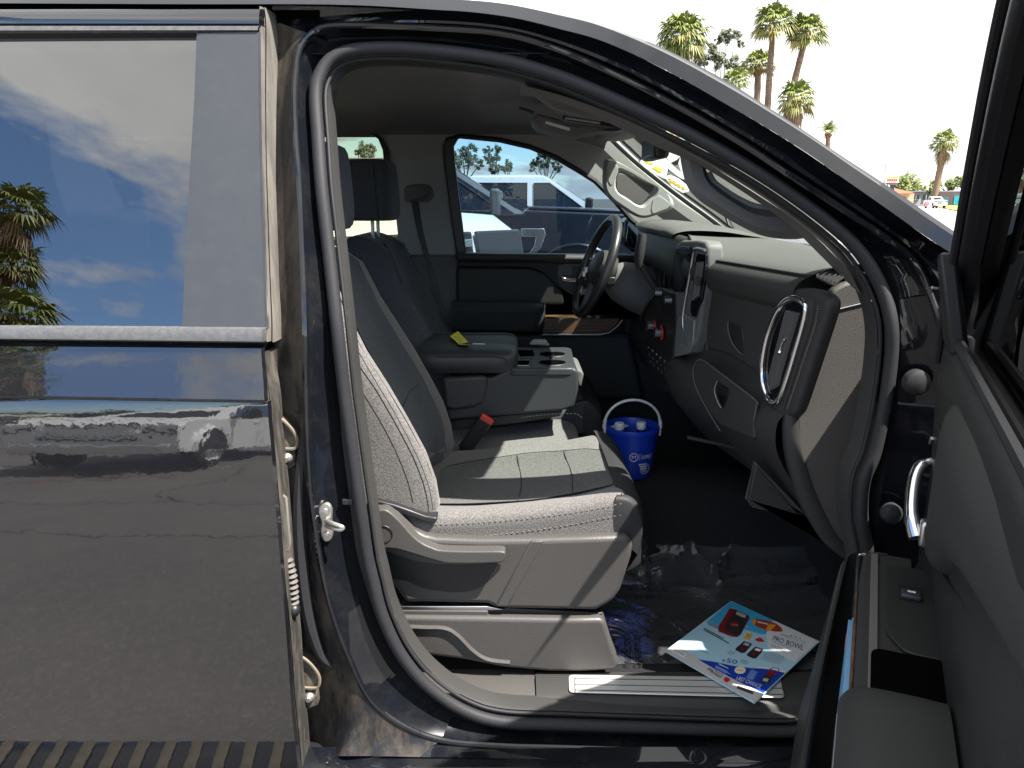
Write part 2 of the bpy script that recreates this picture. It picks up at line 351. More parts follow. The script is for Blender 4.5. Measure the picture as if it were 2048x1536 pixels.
# ---- body aperture: four traced rings (weatherstrip line, flange, ridge, outer edge)
ST = [
 ((736,1108),(690,1105),(637,1100),(578,1100)), ((722,1010),(677,1000),(622,1000),(570,1000)), ((705,890),(663,880),(614,880),(562,880)),
 ((690,780),(659,760),(611,780),(554,780)), ((676,652),(653,640),(610,650),(548,660)), ((658,490),(638,490),(604,490),(543,490)),
 ((645,375),(626,375),(599,375),(539,375)), ((638,275),(620,275),(591,275),(536,275)), ((633,195),(616,195),(588,195),(534,195)),
 ((640,155),(620,150),(591,140),(534,120)), ((662,122),(634,110),(598,100),(534,70)), ((700,104),(658,84),(622,68),(560,46)),
 ((760,98),(735,78),(672,50),(640,34)), ((850,101),(850,80),(850,55),(850,20)), ((1000,121),(1000,95),(1000,66),(1000,31)),
 ((1125,157),(1115,122),(1110,96),(1120,58)), ((1250,210),(1240,166),(1235,150),(1235,95)), ((1375,268),(1360,228),(1355,212),(1355,153)),
 ((1500,337),(1490,305),(1480,284),(1480,224)), ((1600,403),(1592,372),(1580,350),(1590,291)), ((1690,475),(1684,436),(1680,415),(1690,359)),
 ((1735,530),(1738,488),(1770,475),(1790,429)), ((1765,590),(1778,540),(1825,520),(1870,486)), ((1779,650),(1797,600),(1860,590),(1940,531)),
 ((1778,720),(1802,700),(1885,680),(1960,650)), ((1764,820),(1795,810),(1888,790),(1960,800)), ((1745,905),(1778,905),(1880,900),(1955,920)),
 ((1724,960),(1765,970),(1865,980),(1945,1000)), ((1720,1030),(1757,1040),(1850,1060),(1930,1080)), ((1732,1095),(1760,1110),(1840,1140),(1910,1180)),
 ((1742,1200),(1765,1220),(1820,1260),(1880,1300)), ((1735,1320),(1755,1350),(1780,1390),(1830,1430)), ((1690,1420),(1705,1440),(1730,1475),(1760,1505)),
 ((1600,1456),(1602,1476),(1602,1506),(1602,1530)), ((1450,1455),(1450,1474),(1450,1503),(1450,1524)), ((1300,1450),(1300,1471),(1300,1500),(1300,1522)),
 ((1130,1444),(1130,1466),(1130,1495),(1130,1519)), ((1000,1438),(1000,1458),(1000,1491),(960,1516)), ((920,1412),(905,1432),(883,1480),(840,1514)),
 ((850,1362),(838,1392),(800,1448),(740,1512)), ((800,1300),(782,1340),(740,1398),(680,1512)), ((765,1225),(742,1270),(700,1320),(630,1510)),
 ((748,1160),(710,1180),(660,1210),(592,1300))]
def ring(k, offs):
    out = []
    for i, s in enumerate(ST):
        o = offs(i) if callable(offs) else offs
        out.append(BS(*s[k], o))
    return out
def o0(i):
    if i <= 10 or i >= 41: return 0.085
    if i <= 12: return 0.05
    if i <= 21: return 0.0
    if i <= 24: return 0.03
    if i <= 32: return 0.06
    return 0.0
def o1(i): return 0.040 if (i <= 11 or i >= 40 or 22 <= i <= 32) else 0.032
Wc = ring(0, 0.075); R2 = ring(1, 0.078); R1 = ring(2, o1); R0 = ring(3, o0)
def crl(r): return cr(r, 6, True)
Wf, R2f, R1f, R0f = crl(Wc), crl(R2), crl(R1), crl(R0)
cl = lambda a: a + [a[0]]
# closed-loop catmull has n*6 points; jamb part (left side + lower left corner) is dusty
frame = empty("door_frame", (0, 1.5, 0.3), TRUCK)
n6 = len(Wf)
def strip(name, A, B, i0, i1, m, mids=(), parent=frame, inset=0.0):
    idx = [i % n6 for i in range(i0, i1+1)]
    rings = [[A[i] for i in idx]]
    for f, off in mids: rings.append([A[i].lerp(B[i], f) + Vector((0, off, 0)) for i in idx])
    rings.append([B[i] for i in idx])
    return MB().loft(rings).build(name, m, parent, ang=50)
# stations 38..55(=12) left; rest = roof, pillar, sill
strip("pillar_jamb", R0f, R1f, 38*6, 54*6, JAMB, [(0.55, 0.006), (0.85, 0.0)])
strip("pillar_panel", R1f, R2f, 38*6, 54*6, PAINT, [(0.12, 0.004), (0.5, 0.004)])
strip("roof_rail", R0f, R1f, 11*6, 23*6, PAINT, [(0.12, 0.022), (0.42, 0.026), (0.50, 0.012), (0.66, 0.010), (0.74, 0.026)])
strip("roof_rail_flange", R1f, R2f, 11*6, 23*6, PAINT, [(0.3, 0.02), (0.8, 0.010)])
strip("front_pillar_panel", R0f, R1f, 23*6, 33*6, PAINT_IN, [(0.5, 0.004)])
strip("front_hinge_panel", R1f, R2f, 23*6, 33*6, PAINT_IN, [(0.5, 0.006)])
strip("rocker_panel", R0f, R1f, 33*6, 38*6, PAINT, [(0.3, 0.004), (0.7, 0.012)])
strip("sill_step", R1f, R2f, 33*6, 38*6, PAINT, [(0.2, 0.016), (0.5, 0.012), (0.75, 0.026)])
# ridge bead where the jamb turns into the opening
MB().tube(R1f, 0.0065, 8, True).build("pillar_ridge", PAINT, frame)
strip("flange_channel", R2f, Wf, 0, n6, BLACK, [(0.35, 0.028), (0.7, 0.026)])
# weatherstrip: fat bulb plus a thin inner lip
MB().tube([p + Vector((0, -0.008, 0)) for p in Wf], 0.0132, 12, True, flat=1.0).build("weatherstrip", RUBBER, frame)
ctr = Vector((sum(p.x for p in Wf)/n6, 0, sum(p.z for p in Wf)/n6))
def inward(ringpts, d, dy):
    out = []; n = len(ringpts)
    for i, p in enumerate(ringpts):
        t = (ringpts[(i+1) % n] - ringpts[i-1]); t.y = 0; t.normalize(); nn = Vector((t.z, 0, -t.x))
        if nn.dot(Vector((ctr.x - p.x, 0, ctr.z - p.z))) < 0: nn = -nn
        out.append(p + nn*d + Vector((0, dy, 0)))
    return out
lip = inward(Wf, 0.0165, 0.006)
MB().tube(lip, 0.0042, 8, True).build("weatherstrip_lip", RUBBER, frame)
g0 = inward(Wf, 0.0195, 0.012); g1 = inward(Wf, 0.0225, 0.02); g2 = inward(Wf, 0.0235, 0.06)
MB().loft([cl(g0), cl(g1), cl(g2)]).build("pillar_garnish", DASH, frame, ang=60)
# ---- roof and outer pillar skin (silhouette line against the sky)
R1s = [(-400,-20),(300,-16),(700,-10),(900,1),(1012,9),(1110,27),(1200,48),(1324,95),(1448,159),(1531,211),(1614,265),(1697,321),(1780,375),(1862,431),(1945,487),(2010,532)]
R0s = [(-400,4),(300,8),(660,9),(850,18),(1000,31),(1120,58),(1210,84),(1330,139),(1450,207),(1531,254),(1614,306),(1697,364),(1780,422),(1862,480),(1933,526),(2000,572)]
ro = [BS(*q, 0.0) for q in R0s]; sil = [BS(*q, 0.075 if q[0] < 1000 else max(.030, .075 - .045*(q[0] - 1000)/350)) for q in R1s]
ro, sil = cr(ro, 5), cr(sil, 5)
mid = [a.lerp(b, 0.45) + Vector((0, -0.012, 0.010)) for a, b in zip(ro, sil)]
kink = [a.lerp(b, 0.55) + Vector((0, -0.004, 0.002)) for a, b in zip(ro, sil)]
back = [b + Vector((0.0, 0.05 if b.x < .25 else .018, -0.012)) for b in sil]
MB().loft([ro, mid, kink, sil, back]).build("roof_side_skin", PAINT, TRUCK, ang=50)
gp = cr([BS(x, y, 0.045) for x, y in [(1340,122),(1448,186),(1531,237),(1614,290),(1697,346),(1780,402),(1862,459),(1940,512)]], 5)
MB().tube(gp, 0.0022, 6).build("windshield_gap", BLACK, TRUCK)
rx = [p for p in sil if p.x <= 0.36]
c1 = [Vector((p.x, 1.9, p.z + 0.022)) for p in rx]; c2 = [Vector((p.x, 2.36, p.z + 0.030)) for p in rx]
c3 = [Vector((p.x, 2.82, p.z + 0.022)) for p in rx]; c4 = [Vector((p.x, 4.72 - p.y, p.z)) for p in rx]; c5 = [Vector((p.x, 4.72 - p.y + .1, p.z - .1)) for p in rx]
MB().loft([rx, c1, c2, c3, c4, c5]).build("roof", PAINT, TRUCK)
# ---- headliner
def hz(y): return 1.842 + 0.012*math.sin(math.pi*(y-1.62)/1.48)
hl = []
for y in (1.655, 1.67, 1.74, 1.9, 2.15, 2.36, 2.6, 2.85, 3.0, 3.08, 3.14):
    dz = -0.03 if y == 3.14 else (-0.008 if y == 3.08 else (0.02 if y < 1.7 else 0))
    hl.append([Vector((x, y, hz(y) + dz - 0.05*max(0, (x-0.05)/0.3)**2 + (0.03 if (1.7 < y < 3.0 and x < -0.1) else 0))) for x in (-1.6, -1.0, -0.6, -0.3, -0.16, -0.08, 0.0, 0.1, 0.2, 0.3, 0.36)])
MB().loft(patch(hl, 3, 3)).build("headliner", HEADLINER, TRUCK)
# near side inner rail and the inner face of the near front pillar
NP = [(1040,170),(1120,190),(1210,222),(1300,262),(1390,312),(1500,380),(1590,440),(1650,492),(1700,548),(1722,590)]
npo = [BS(x, y, 0.10) for x, y in NP]
NPi = [(1040,190),(1120,205),(1205,240),(1250,262),(1320,297),(1400,331),(1500,393),(1580,452),(1640,510),(1690,560)]
npi = [BS(x, y, 0.16) for x, y in NPi]
npb = [p + Vector((0.02, 0.05, 0.03)) for p in npi]
MB().loft([cr(npo, 4), cr([a.lerp(b, .6) + Vector((0, 0.0, 0.0)) for a, b in zip(npo, npi)], 4), cr(npi, 4), cr(npb, 4)]).build("front_pillar_trim", ASH_DK, TRUCK)
# grab handle on the near front pillar: a looped bar with an open slot
hs = BS(1450, 400, 0.15)
GH = [(1360,298),(1368,285),(1395,312),(1460,358),(1530,402),(1590,440),(1626,466),(1606,477),(1565,478),(1520,470),(1475,449),(1435,425),(1395,398),(1372,365)]
GI = [(1412,338),(1420,338),(1452,358),(1500,387),(1528,404),(1542,416),(1530,419),(1500,414),(1470,398),(1440,377),(1420,360)]
GY = 1.70
go = cr([P(x, y, GY) for x, y in GH], 5, True); gi = cr([P(x, y, GY) for x, y in GI], 5, True)
N_ = 70; go, gi = rs(go, N_, True), rs(gi, N_, True)
j0 = min(range(N_), key=lambda j: (gi[j]-go[0]).length); gi = gi[j0:] + gi[:j0]
fo = [p + Vector((0, -0.012, 0)) for p in go]; 
def sc_to(a, b, f): return [p.lerp(q, f) for p, q in zip(a, b)]
rings = [sc_to(go, gi, 0.0), [p + Vector((0, -0.018, 0)) for p in sc_to(go, gi, 0.25)], [p + Vector((0, -0.018, 0)) for p in sc_to(go, gi, 0.75)], sc_to(go, gi, 1.0),
         [p + Vector((0, 0.022, 0)) for p in sc_to(go, gi, 0.9)], [p + Vector((0, 0.03, 0)) for p in sc_to(go, gi, 0.1)], sc_to(go, gi, 0.0)]
gh = MB().loft([cl(r) for r in rings]).build("grab_handle", ASH_DK, TRUCK)
# pale lower lip inside the slot
lo_ = cr([P(x, y, GY + 0.012) for x, y in [(1417,345),(1428,365),(1452,383),(1480,400),(1510,413),(1538,417)]], 5)
MB().tube(lo_, 0.007, 8).build("slot_lining", ASH, gh)
# ---- rear door
rd = empty("rear_door", (-0.9, 1.4, 0.4), TRUCK)
def skin_rows(rows, xs, tab=SKIN, off=0.0, edge=None):
    """rows = [(y at x=-260, y at x=520, [x at right end])]"""
    out = []
    for r in rows:
        yl, yr, xr = r[0], r[1], r[2]
        line = []
        for t in xs:
            x = -260 + (xr + 260)*t; y = yl + (yr - yl)*t
            line.append(BS(x, y, off, tab))
        out.append(line)
    return out
XS = [0, .2, .4, .6, .8, .93, 1.0]
rows_low = [(789,803,535),(800,815,536),(830,842,537),(870,880,541),(920,928,545),(980,985,548),(1060,1064,556),(1150,1152,563),(1250,1250,571),(1340,1340,578),(1410,1408,582),(1455,1452,586),(1486,1484,590),(1520,1518,594),(1570,1568,600),(1640,1640,607)]
rows_sh = [(690,697,522),(720,728,524),(755,766,527),(778,791,528),(789,803,529)]
def finish(r, d=0.010):
    return r + [r[-1] + Vector((0.004, d, 0))]
low = [finish(r) for r in skin_rows(rows_low, XS)]
MB().loft(low).build("door_skin", PAINT_SIDE, rd)
sh = [finish(r) for r in skin_rows(rows_sh, XS)]
MB().loft(sh).build("door_shoulder", PAINT_SIDE, rd)
cre = [p + Vector((0, -0.001, 0)) for p in skin_rows([(789,803,533)], XS)[0]]
MB().tube(cre, 0.003, 6).build("door_crease", PAINT, rd)
# grooves and mouldings at the belt
bm_ = skin_rows([(649,654,528),(651,656.5,528),(660,667,528),(672,681,528),(676,685,528),(678,688,527)], XS)
for i, o in enumerate((0.002, -0.010, -0.013, -0.012, -0.006, 0.008)): bm_[i] = [p + Vector((0, o, 0)) for p in bm_[i]]
MB().loft([finish(r, 0.012) for r in bm_]).build("belt_molding", MOLD, rd)
gr = skin_rows([(678,688,527),(681,691,526),(684,693,525),(690,697,522)], XS)
for i, o in enumerate((0.008, 0.004, 0.009, 0.0)): gr[i] = [p + Vector((0, o, 0)) for p in gr[i]]
MB().loft([finish(r) for r in gr]).build("belt_groove", PAINT_SIDE, rd)
# window frame of the door: painted header, black channel, glass, pillar applique
hd = skin_rows([(14,13,519),(20,18,519),(34,34,519),(46,47,518),(50,50,518)], XS)
for i, o in enumerate((0.018, 0.002, -0.004, 0.0, 0.006)): hd[i] = [p + Vector((0, o, 0)) for p in hd[i]]
MB().loft([finish(r, 0.02) for r in hd]).build("window_header", PAINT_SIDE, rd)
ch = skin_rows([(50,50,518),(54,54,518),(62,61,517),(67,64,517)], XS)
for i, o in enumerate((0.006, -0.004, -0.004, 0.004)): ch[i] = [p + Vector((0, o, 0)) for p in ch[i]]
MB().loft(ch).build("header_molding", MOLD, rd)
ch2 = skin_rows([(67,64,517),(76,72,400),(88,82,400)], XS)
for i, o in enumerate((0.004, 0.016, 0.020)): ch2[i] = [p + Vector((0, o, 0)) for p in ch2[i]]
MB().loft(ch2).build("glass_channel", BLACK, rd)
gy = [80, 200, 300, 400, 500, 600, 660]; gxr = [392, 386, 381, 375, 370, 365, 362]
gl = []
for y, xr in zip(gy, gxr): gl.append([BS(-260 + (xr + 264)*t, y - (3 if t > .5 else 0), 0.018, SKIN) for t in XS])
g = MB().loft(gl).build("window_glass", WIN_REAR, rd)
# applique between glass and door edge
AP = [((393,66),(516,64)),((388,200),(517,200)),((380,330),(519,320)),((374,430),(522,430)),((369,540),(526,545)),((364,654),(530,658))]
ap = []
for (a, b) in AP:
    pa = BS(*a, 0.0, SKIN); pb = BS(*b, 0.0, SKIN)
    ap.append([pa + Vector((-0.001, 0.016, 0)), pa + Vector((0, 0.001, 0)), pa.lerp(pb, 0.08), pa.lerp(pb, 0.5), pa.lerp(pb, 0.94), pb, pb + Vector((0.003, 0.014, 0))])
MB().loft(ap).build("pillar_applique", PAINT and PILLAR_APPL, rd)
# door edge flange with its dusty seal
ED = [((519,13),(536,16)),((519,60),(541,60)),((520,200),(540,190)),((522,320),(541,320)),((525,450),(545,440)),((529,560),(549,560)),((531,640),(553,640)),((531,682),(553,684)),((527,704),(541,700)),((527,740),(541,752)),((530,800),(548,800)),((541,900),(556,900)),((549,1000),(566,1000)),((562,1150),(577,1150)),((573,1280),(590,1280)),((582,1400),(598,1400)),((590,1480),(606,1478)),((596,1540),(611,1540))]
ea = [BS(*a, 0.010, SKIN) for a, b in ED]; eb = [BS(b[0] - 3, b[1], 0.030, SKIN) for a, b in ED]; ec = [p + Vector((0.002, 0.05, 0)) for p in eb]
em1 = [a.lerp(b, .3) + Vector((0, -.006, 0)) for a, b in zip(ea, eb)]; em2 = [a.lerp(b, .55) + Vector((0, .006, 0)) for a, b in zip(ea, eb)]; em3 = [a.lerp(b, .8) + Vector((0, -.004, 0)) for a, b in zip(ea, eb)]
MB().loft([cr(x[:8], 4) for x in (ea, em1, em2, em3, eb, ec)]).build("door_edge_seal", SEAL_DUST, rd, ang=70)
MB().loft([cr(x[8:], 4) for x in (ea, em1, em2, em3, eb, ec)]).build("door_edge_flange", SEAL_LOW, rd, ang=70)
HINGE_RIM = mat('lit_hinge_edge', (.17, .14, .10), .6)  # paler brown puts the lit rim of the hinge into the colour
# hinges with bolts
for (px, py) in ((556, 832), (601, 1310)):
    Yh = 1.475
    def q(dx, dy, dY=0): return P(px + dx, py + dy, Yh + dY)
    m = MB()
    out_ = cr([q(-12,0), q(4,4), q(22,18), q(36,38), q(37,58), q(30,66), q(-8,62)], 4, False)
    m.slab(out_, (0, 0.035, 0))
    m.slab([q(-10,58,.006), q(33,62,.006), q(35,100,.006), q(10,112,.006), q(-6,100,.006)], (0, 0.03, 0))
    h = m.build("hinge", HINGE, rd, bevel=0.004, bseg=2)
    b = MB(); c = q(18, 84, -0.004); b.lathe([(0.0001, -.007), (0.008, -.007), (0.011, -.004), (0.012, 0.0), (0.012, .02)], c, (0, 1, 0), 12)
    b.lathe([(0.006, -0.012), (0.0075, -0.010), (0.0075, 0.0)], c, (0, 1, 0), 6, True)
    b.build("hinge_bolt", STEEL, h)
    MB().tube(cr([q(-8,2,-.004), q(6,6,-.004), q(24,22,-.004), q(37,42,-.004), q(37,60,-.004), q(28,66,-.004), q(-4,64,-.004)], 4), 0.0035, 6).build("hinge_rim", HINGE_RIM, h)
# wiring boot, plug and check strap between the pillar and the rear door
wb = MB(); pts = [BS(x, y, 0.05, SKIN) for x, y in [(575,1120),(583,1150),(586,1180),(587,1205)]]
for p in rs(cr(pts, 6), 9): wb.lathe([(0.006, -0.005), (0.012, 0.0), (0.006, 0.005)], p, (0, 0, 1), 10)
wb.build("wiring_boot", mat("grey_rubber_boot", (0.11, 0.10, 0.09), 0.7), rd)
MB().ball(BS(588, 1220, 0.045, SKIN), 0.014).build("boot_plug", BLACK, rd)
MB().tube([BS(x, y, 0.045, SKIN) for x, y in [(563,990),(570,995),(574,1040),(578,1085),(574,1100)]], 0.005, 6).build("check_strap", SEAL_DUST, rd)
fl = cr([BS(x, y, 0.055, SIDE) for x, y in [(612,830),(600,950),(598,1050),(604,1150),(618,1240),(640,1305),(662,1330)]], 5)
MB().tube(fl, [0.006 + 0.009*math.sin(math.pi*i/(len(fl)-1)) for i in range(len(fl))], 8).build("jamb_seal", RUBBER, frame)
# striker on the pillar
stp = BS(652, 1046, 0.05)
stk = MB()
ol = cr([stp + Vector(v) for v in [(-.012,0,.034),(.004,0,.044),(.014,0,.030),(.012,0,.006),(.014,0,-.016),(.008,0,-.038),(-.006,0,-.042),(-.014,0,-.020),(-.010,0,0),(-.015,0,.018)]], 3, True)
stk.slab(ol, (0, 0.010, 0))
s_ = stk.build("striker", STEEL, frame, bevel=0.003)
MB().tube(cr([stp + Vector(v) for v in [(0,-.002,.006),(.016,-.016,.007),(.034,-.024,.004),(.040,-.024,.0),(.034,-.024,-.004),(.016,-.016,-.004),(0,-.002,-.004)]], 4), 0.0045, 8).build("striker_loop", STEEL, s_)
for dz in (.026, -.026): MB().lathe([(0.0001, -.006), (0.007, -.005), (0.008, 0)], stp + Vector((0, -.001, dz)), (0, 1, 0), 10).build("striker_screw", STEEL, s_)
cl_ = BS(696, 1003, 0.07)
MB().obox(cl_, (.012, 0, 0), (0, .006, 0), (0, 0, .007)).build("trim_clip", BLACK, frame, bevel=.003)
# plugs on the front hinge panel
for (x, y, r) in ((1835, 766, .026), (1785, 1028, .021)):
    MB().lathe([(0.0001, -.010), (r*.6, -.009), (r*.92, -.005), (r, 0.0), (r, .012)], BS(x, y, 0.036), (0, 1, 0), 24).build("rubber_plug", PLUG, frame)
# running board under the doors
rb = MB(); prof = [(1.10, .125), (1.105, .142), (1.12, .148), (1.30, .148), (1.332, .142), (1.336, .08), (1.11, .08)]
rb.loft([[Vector((x, y, z)) for y, z in prof] for x in (-1.9, -1.0, 0.0, 1.0)], True, True)
RBm = rb.build("running_board", PAINT, TRUCK)
rubb = mat("dusty_step_tread", (0.07, 0.058, 0.043), 0.8, dust=(30, (0.13, 0.105, 0.075), 0.4, 0.7, 0.9))
for k in range(13):
    x = -0.62 - 0.070*k
    MB().slab([(x, 1.11, .1485), (x+.030, 1.11, .1485), (x+.042, 1.22, .1485), (x+.042, 1.315, .1485), (x+.012, 1.315, .1485), (x+.012, 1.22, .1485)], (0, 0, .008)).build("step_tread", rubb, RBm, bevel=.003)
MB().loft([[BS(x, y, o) for x in (-500, -100, 300, 545)] for y, o in ((-6, .02), (6, .06), (26, .06), (50, .05))]).build('roof_drip_channel', BLACK, TRUCK)
# underside / rocker so nothing shows through
MB().slab([(-2.2, 1.46, .30), (1.3, 1.46, .30), (1.3, 3.26, .30), (-2.2, 3.26, .30)], (0, 0, .06)).build("floor_pan", BLACK, TRUCK)
rk = [[Vector((x, y, z)) for y, z in ((1.47, .394), (1.44, .386), (1.41, .376), (1.375, .355), (1.362, .31), (1.38, .24), (1.46, .20))] for x in (-1.9, -.9, -.45, 0, .5, 1.0)]
MB().loft(rk).build("rocker", PAINT, TRUCK)
# body side behind the rear door edge (closes the gap under the jamb)
bk = [BS(x, y, 0.11) for x, y in ((500, 20), (500, 300), (505, 700), (530, 1000), (560, 1300), (575, 1520))]
bk2 = [BS(x, y, 0.11) for x, y in ((640, 20), (640, 300), (640, 700), (650, 1000), (690, 1300), (800, 1520))]
MB().loft([cr(bk, 3), cr(bk2, 3)]).build("pillar_inner_panel", BLACK, frame)

# front wing, bonnet and cowl ahead of the door (mostly hidden behind the open door)
m = MB(); m.slab([(x, 1.392, z) for x, z in [(.86, .34), (1.25, .34), (1.30, .80), (1.55, 1.05), (1.95, 1.05), (2.3, .80), (2.6, .70), (2.75, 1.30), (1.4, 1.415), (.90, 1.455)]], (0, .05, 0)); m.build("front_fender", PAINT, TRUCK, bevel=.02)
MB().slab([(1.02, 1.44, 1.405), (1.02, 3.28, 1.405), (2.75, 3.2, 1.27), (2.75, 1.52, 1.27)], (0, 0, .03)).build("hood", PAINT, TRUCK, bevel=.01)
MB().slab([(.885, 1.50, 1.375), (.885, 3.24, 1.375), (1.25, 3.24, 1.315), (1.25, 1.50, 1.315)], (0, 0, .02)).build("cowl", BLACK, TRUCK)
# ================================================================== cabin
# ---- far side of the cabin: pillar trims, belts, far doors
YF = 3.12
fp = [(520,240),(600,246),(800,250),(1000,252),(1120,256),(1215,268),(1270,325),(1360,398),(1465,468),(1420,470),(1340,462),(1330,508),(1300,470),(1262,440),(1230,402),(1190,362),(1155,340),(1110,314),(1060,294),(1000,280),(920,272),(897,276),(886,290),(889,330),(902,430),(914,512),(780,512),(795,470),(788,400),(778,340),(768,290),(752,270),(700,268),(520,268)]
slabY("far_pillar_trim", fp, YF, 0.05, ASH, TRUCK, bevel=0.010)
slabY("far_pillar_lower_trim", [(776,512),(914,512),(918,560),(922,700),(760,700)], YF - .01, 0.05, ASH_DK, TRUCK, bevel=.008)
# dark rubber frame of the far front window
wf = [(892,282),(920,272),(1000,280),(1060,294),(1110,314),(1155,340),(1190,362),(1230,402),(1262,440),(1300,470),(1330,508)]
MB().tube([P(x, y, YF) for x, y in wf], 0.010, 8).build("window_rubber", BLACK, TRUCK)
dk = [(893,278),(905,273),(916,276),(907,292),(910,330),(921,420),(932,508),(914,512),(901,430),(889,330),(887,292)]
slabY("far_door_frame", dk, YF - .012, 0.04, BLACK, TRUCK, bevel=.005)
slabY("far_window_rubber", [(752,268),(764,276),(776,300),(781,330),(775,336),(768,330),(765,300),(756,278),(742,268)], YF - .012, 0.04, BLACK, TRUCK, bevel=.003)
MB().slab([P(x, y, YF + .055) for x, y in [(880,262),(1000,268),(1120,300),(1200,355),(1340,515),(900,515)]], (0, .004, 0)).build("far_side_window", WIN_SIDE, TRUCK, smooth=False)
MB().slab([P(x, y, YF + .055) for x, y in [(300,262),(785,262),(800,515),(300,515)]], (0, .004, 0)).build("far_rear_window", WIN_REAR_FAR, TRUCK, smooth=False)
# seat belt and its guide
bg = MB(); bg.slab(cr([P(x, y, YF - .02) for x, y in [(812,372),(846,368),(862,374),(866,392),(855,404),(838,402),(812,404),(808,390)]], 3, True), (0, .03, 0))
sb = bg.build("belt_guide_cover", ASH_DK, TRUCK, bevel=.005)
MB().slab(cr([P(x, y, YF - .024) for x, y in [(855,370),(862,376),(858,394),(846,402),(822,404),(822,399),(842,394),(852,384)]], 3, True), (0, .012, 0)).build("belt_slot", BLACK, sb)
bl = [P(822,402,YF-.03), P(836,470,YF-.05), P(862,560,3.06), P(880,640,3.02), P(884,700,3.0)]
br = [P(838,404,YF-.03), P(848,470,YF-.05), P(872,560,3.06), P(892,640,3.02), P(900,700,3.0)]
MB().loft([cr(bl, 4), cr(br, 4)]).build("seat_belt", BLACK, TRUCK)
# far front door panel
fd = empty("far_door", (0.3, 3.1, 0.9), TRUCK)
slabY("door_panel", [(905,512),(1340,512),(1340,760),(905,760)], 3.13, .06, DASH, fd, bevel=.01)
slabY("door_sill", [(908,506),(1000,508),(1340,511),(1340,527),(912,524)], 3.055, .09, DASH, fd, bevel=.018)
slabY("door_upper_pad", [(912,533),(1060,535),(1085,545),(1108,566),(1128,585),(1128,610),(912,608)], 3.09, .05, DOORTRIM, fd, bevel=.012)
hs_ = slabY("handle_bezel", [(1115,530),(1130,527),(1180,527),(1190,560),(1180,590),(1150,592),(1130,582),(1116,565)], 3.095, .03, ASH_DK, fd, rnd=.015, bevel=.004)
slabY("handle_recess", [(1119,553),(1128,549),(1180,549),(1180,588),(1150,590),(1130,580),(1120,566)], 3.092, .004, BLACK, hs_, bevel=.0)
MB().tube(cr([P(x, y, 3.08) for x, y in [(1124,552),(1128,558),(1150,560),(1172,558)]], 4), 0.008, 10).build("door_handle", CHROME, hs_)
MB().slab([P(x, y, 3.09) for x, y in [(1144,533),(1168,533),(1168,550),(1144,550)]], (0, .002, 0)).build("lock_button", BLACK, hs_)
ar = MB(); arr = []
for x, sc_ in ((905, 1), (980, 1), (1060, 1), (1078, .97), (1089, .85), (1092, .5)):
    c = [P(x, y, Y) for y, Y in ((602, 3.12), (602, 3.0), (606, 2.97), (615, 2.955), (640, 2.96), (660, 2.975), (665, 3.0), (665, 3.12))]
    m_ = sum((p.z for p in c))/len(c); arr.append([Vector((p.x, 3.12 - (3.12 - p.y)*sc_, m_ + (p.z - m_)*sc_)) for p in c])
ar.loft(arr, False).build("armrest", VINYL, fd)
MB().tube([P(x, y, 2.955) for x, y in [(910,624),(980,625),(1060,626),(1084,627)]], .002, 5).build("armrest_seam", SEAM, fd)
slabY("wood_trim", [(1084,637),(1240,637),(1232,652),(1216,664),(1200,667),(1084,667)], 3.0, .10, WOOD, fd, bevel=.004)
MB().tube([P(x, y, 2.998) for x, y in [(1084,669),(1200,669),(1218,665),(1234,653),(1244,640)]], .0035, 6).build("trim_chrome", SATIN, fd)
for x in (1163, 1178, 1195): MB().obox(P(x, 634, 3.03), (.007, 0, 0), (0, .012, 0), (0, 0, .005)).build("window_switch", ASH, fd, bevel=.002)
slabY("door_lower_panel", [(905,668),(1260,668),(1290,800),(905,800)], 3.06, .08, DASH, fd, bevel=.02)
MB().box((-1.0, 3.13, .36), (1.3, 3.19, 1.22)).build('far_sill_trim', DASH, fd)
# ---- rear cabin: far rear door trim, rear seat back wall (dark, seen through the privacy glass)
MB().box((-2.3, 3.10, .4), (-.62, 3.16, 1.31)).build("far_rear_door_trim", ASH_DK, TRUCK)
MB().box((-1.75, 1.75, .45), (-1.6, 3.05, 1.42)).build("rear_seat", VINYL, TRUCK, bevel=.05)
MB().box((-1.85, 1.60, 1.40), (-1.80, 3.12, 1.87)).build("cab_back_wall", BLACK, TRUCK)
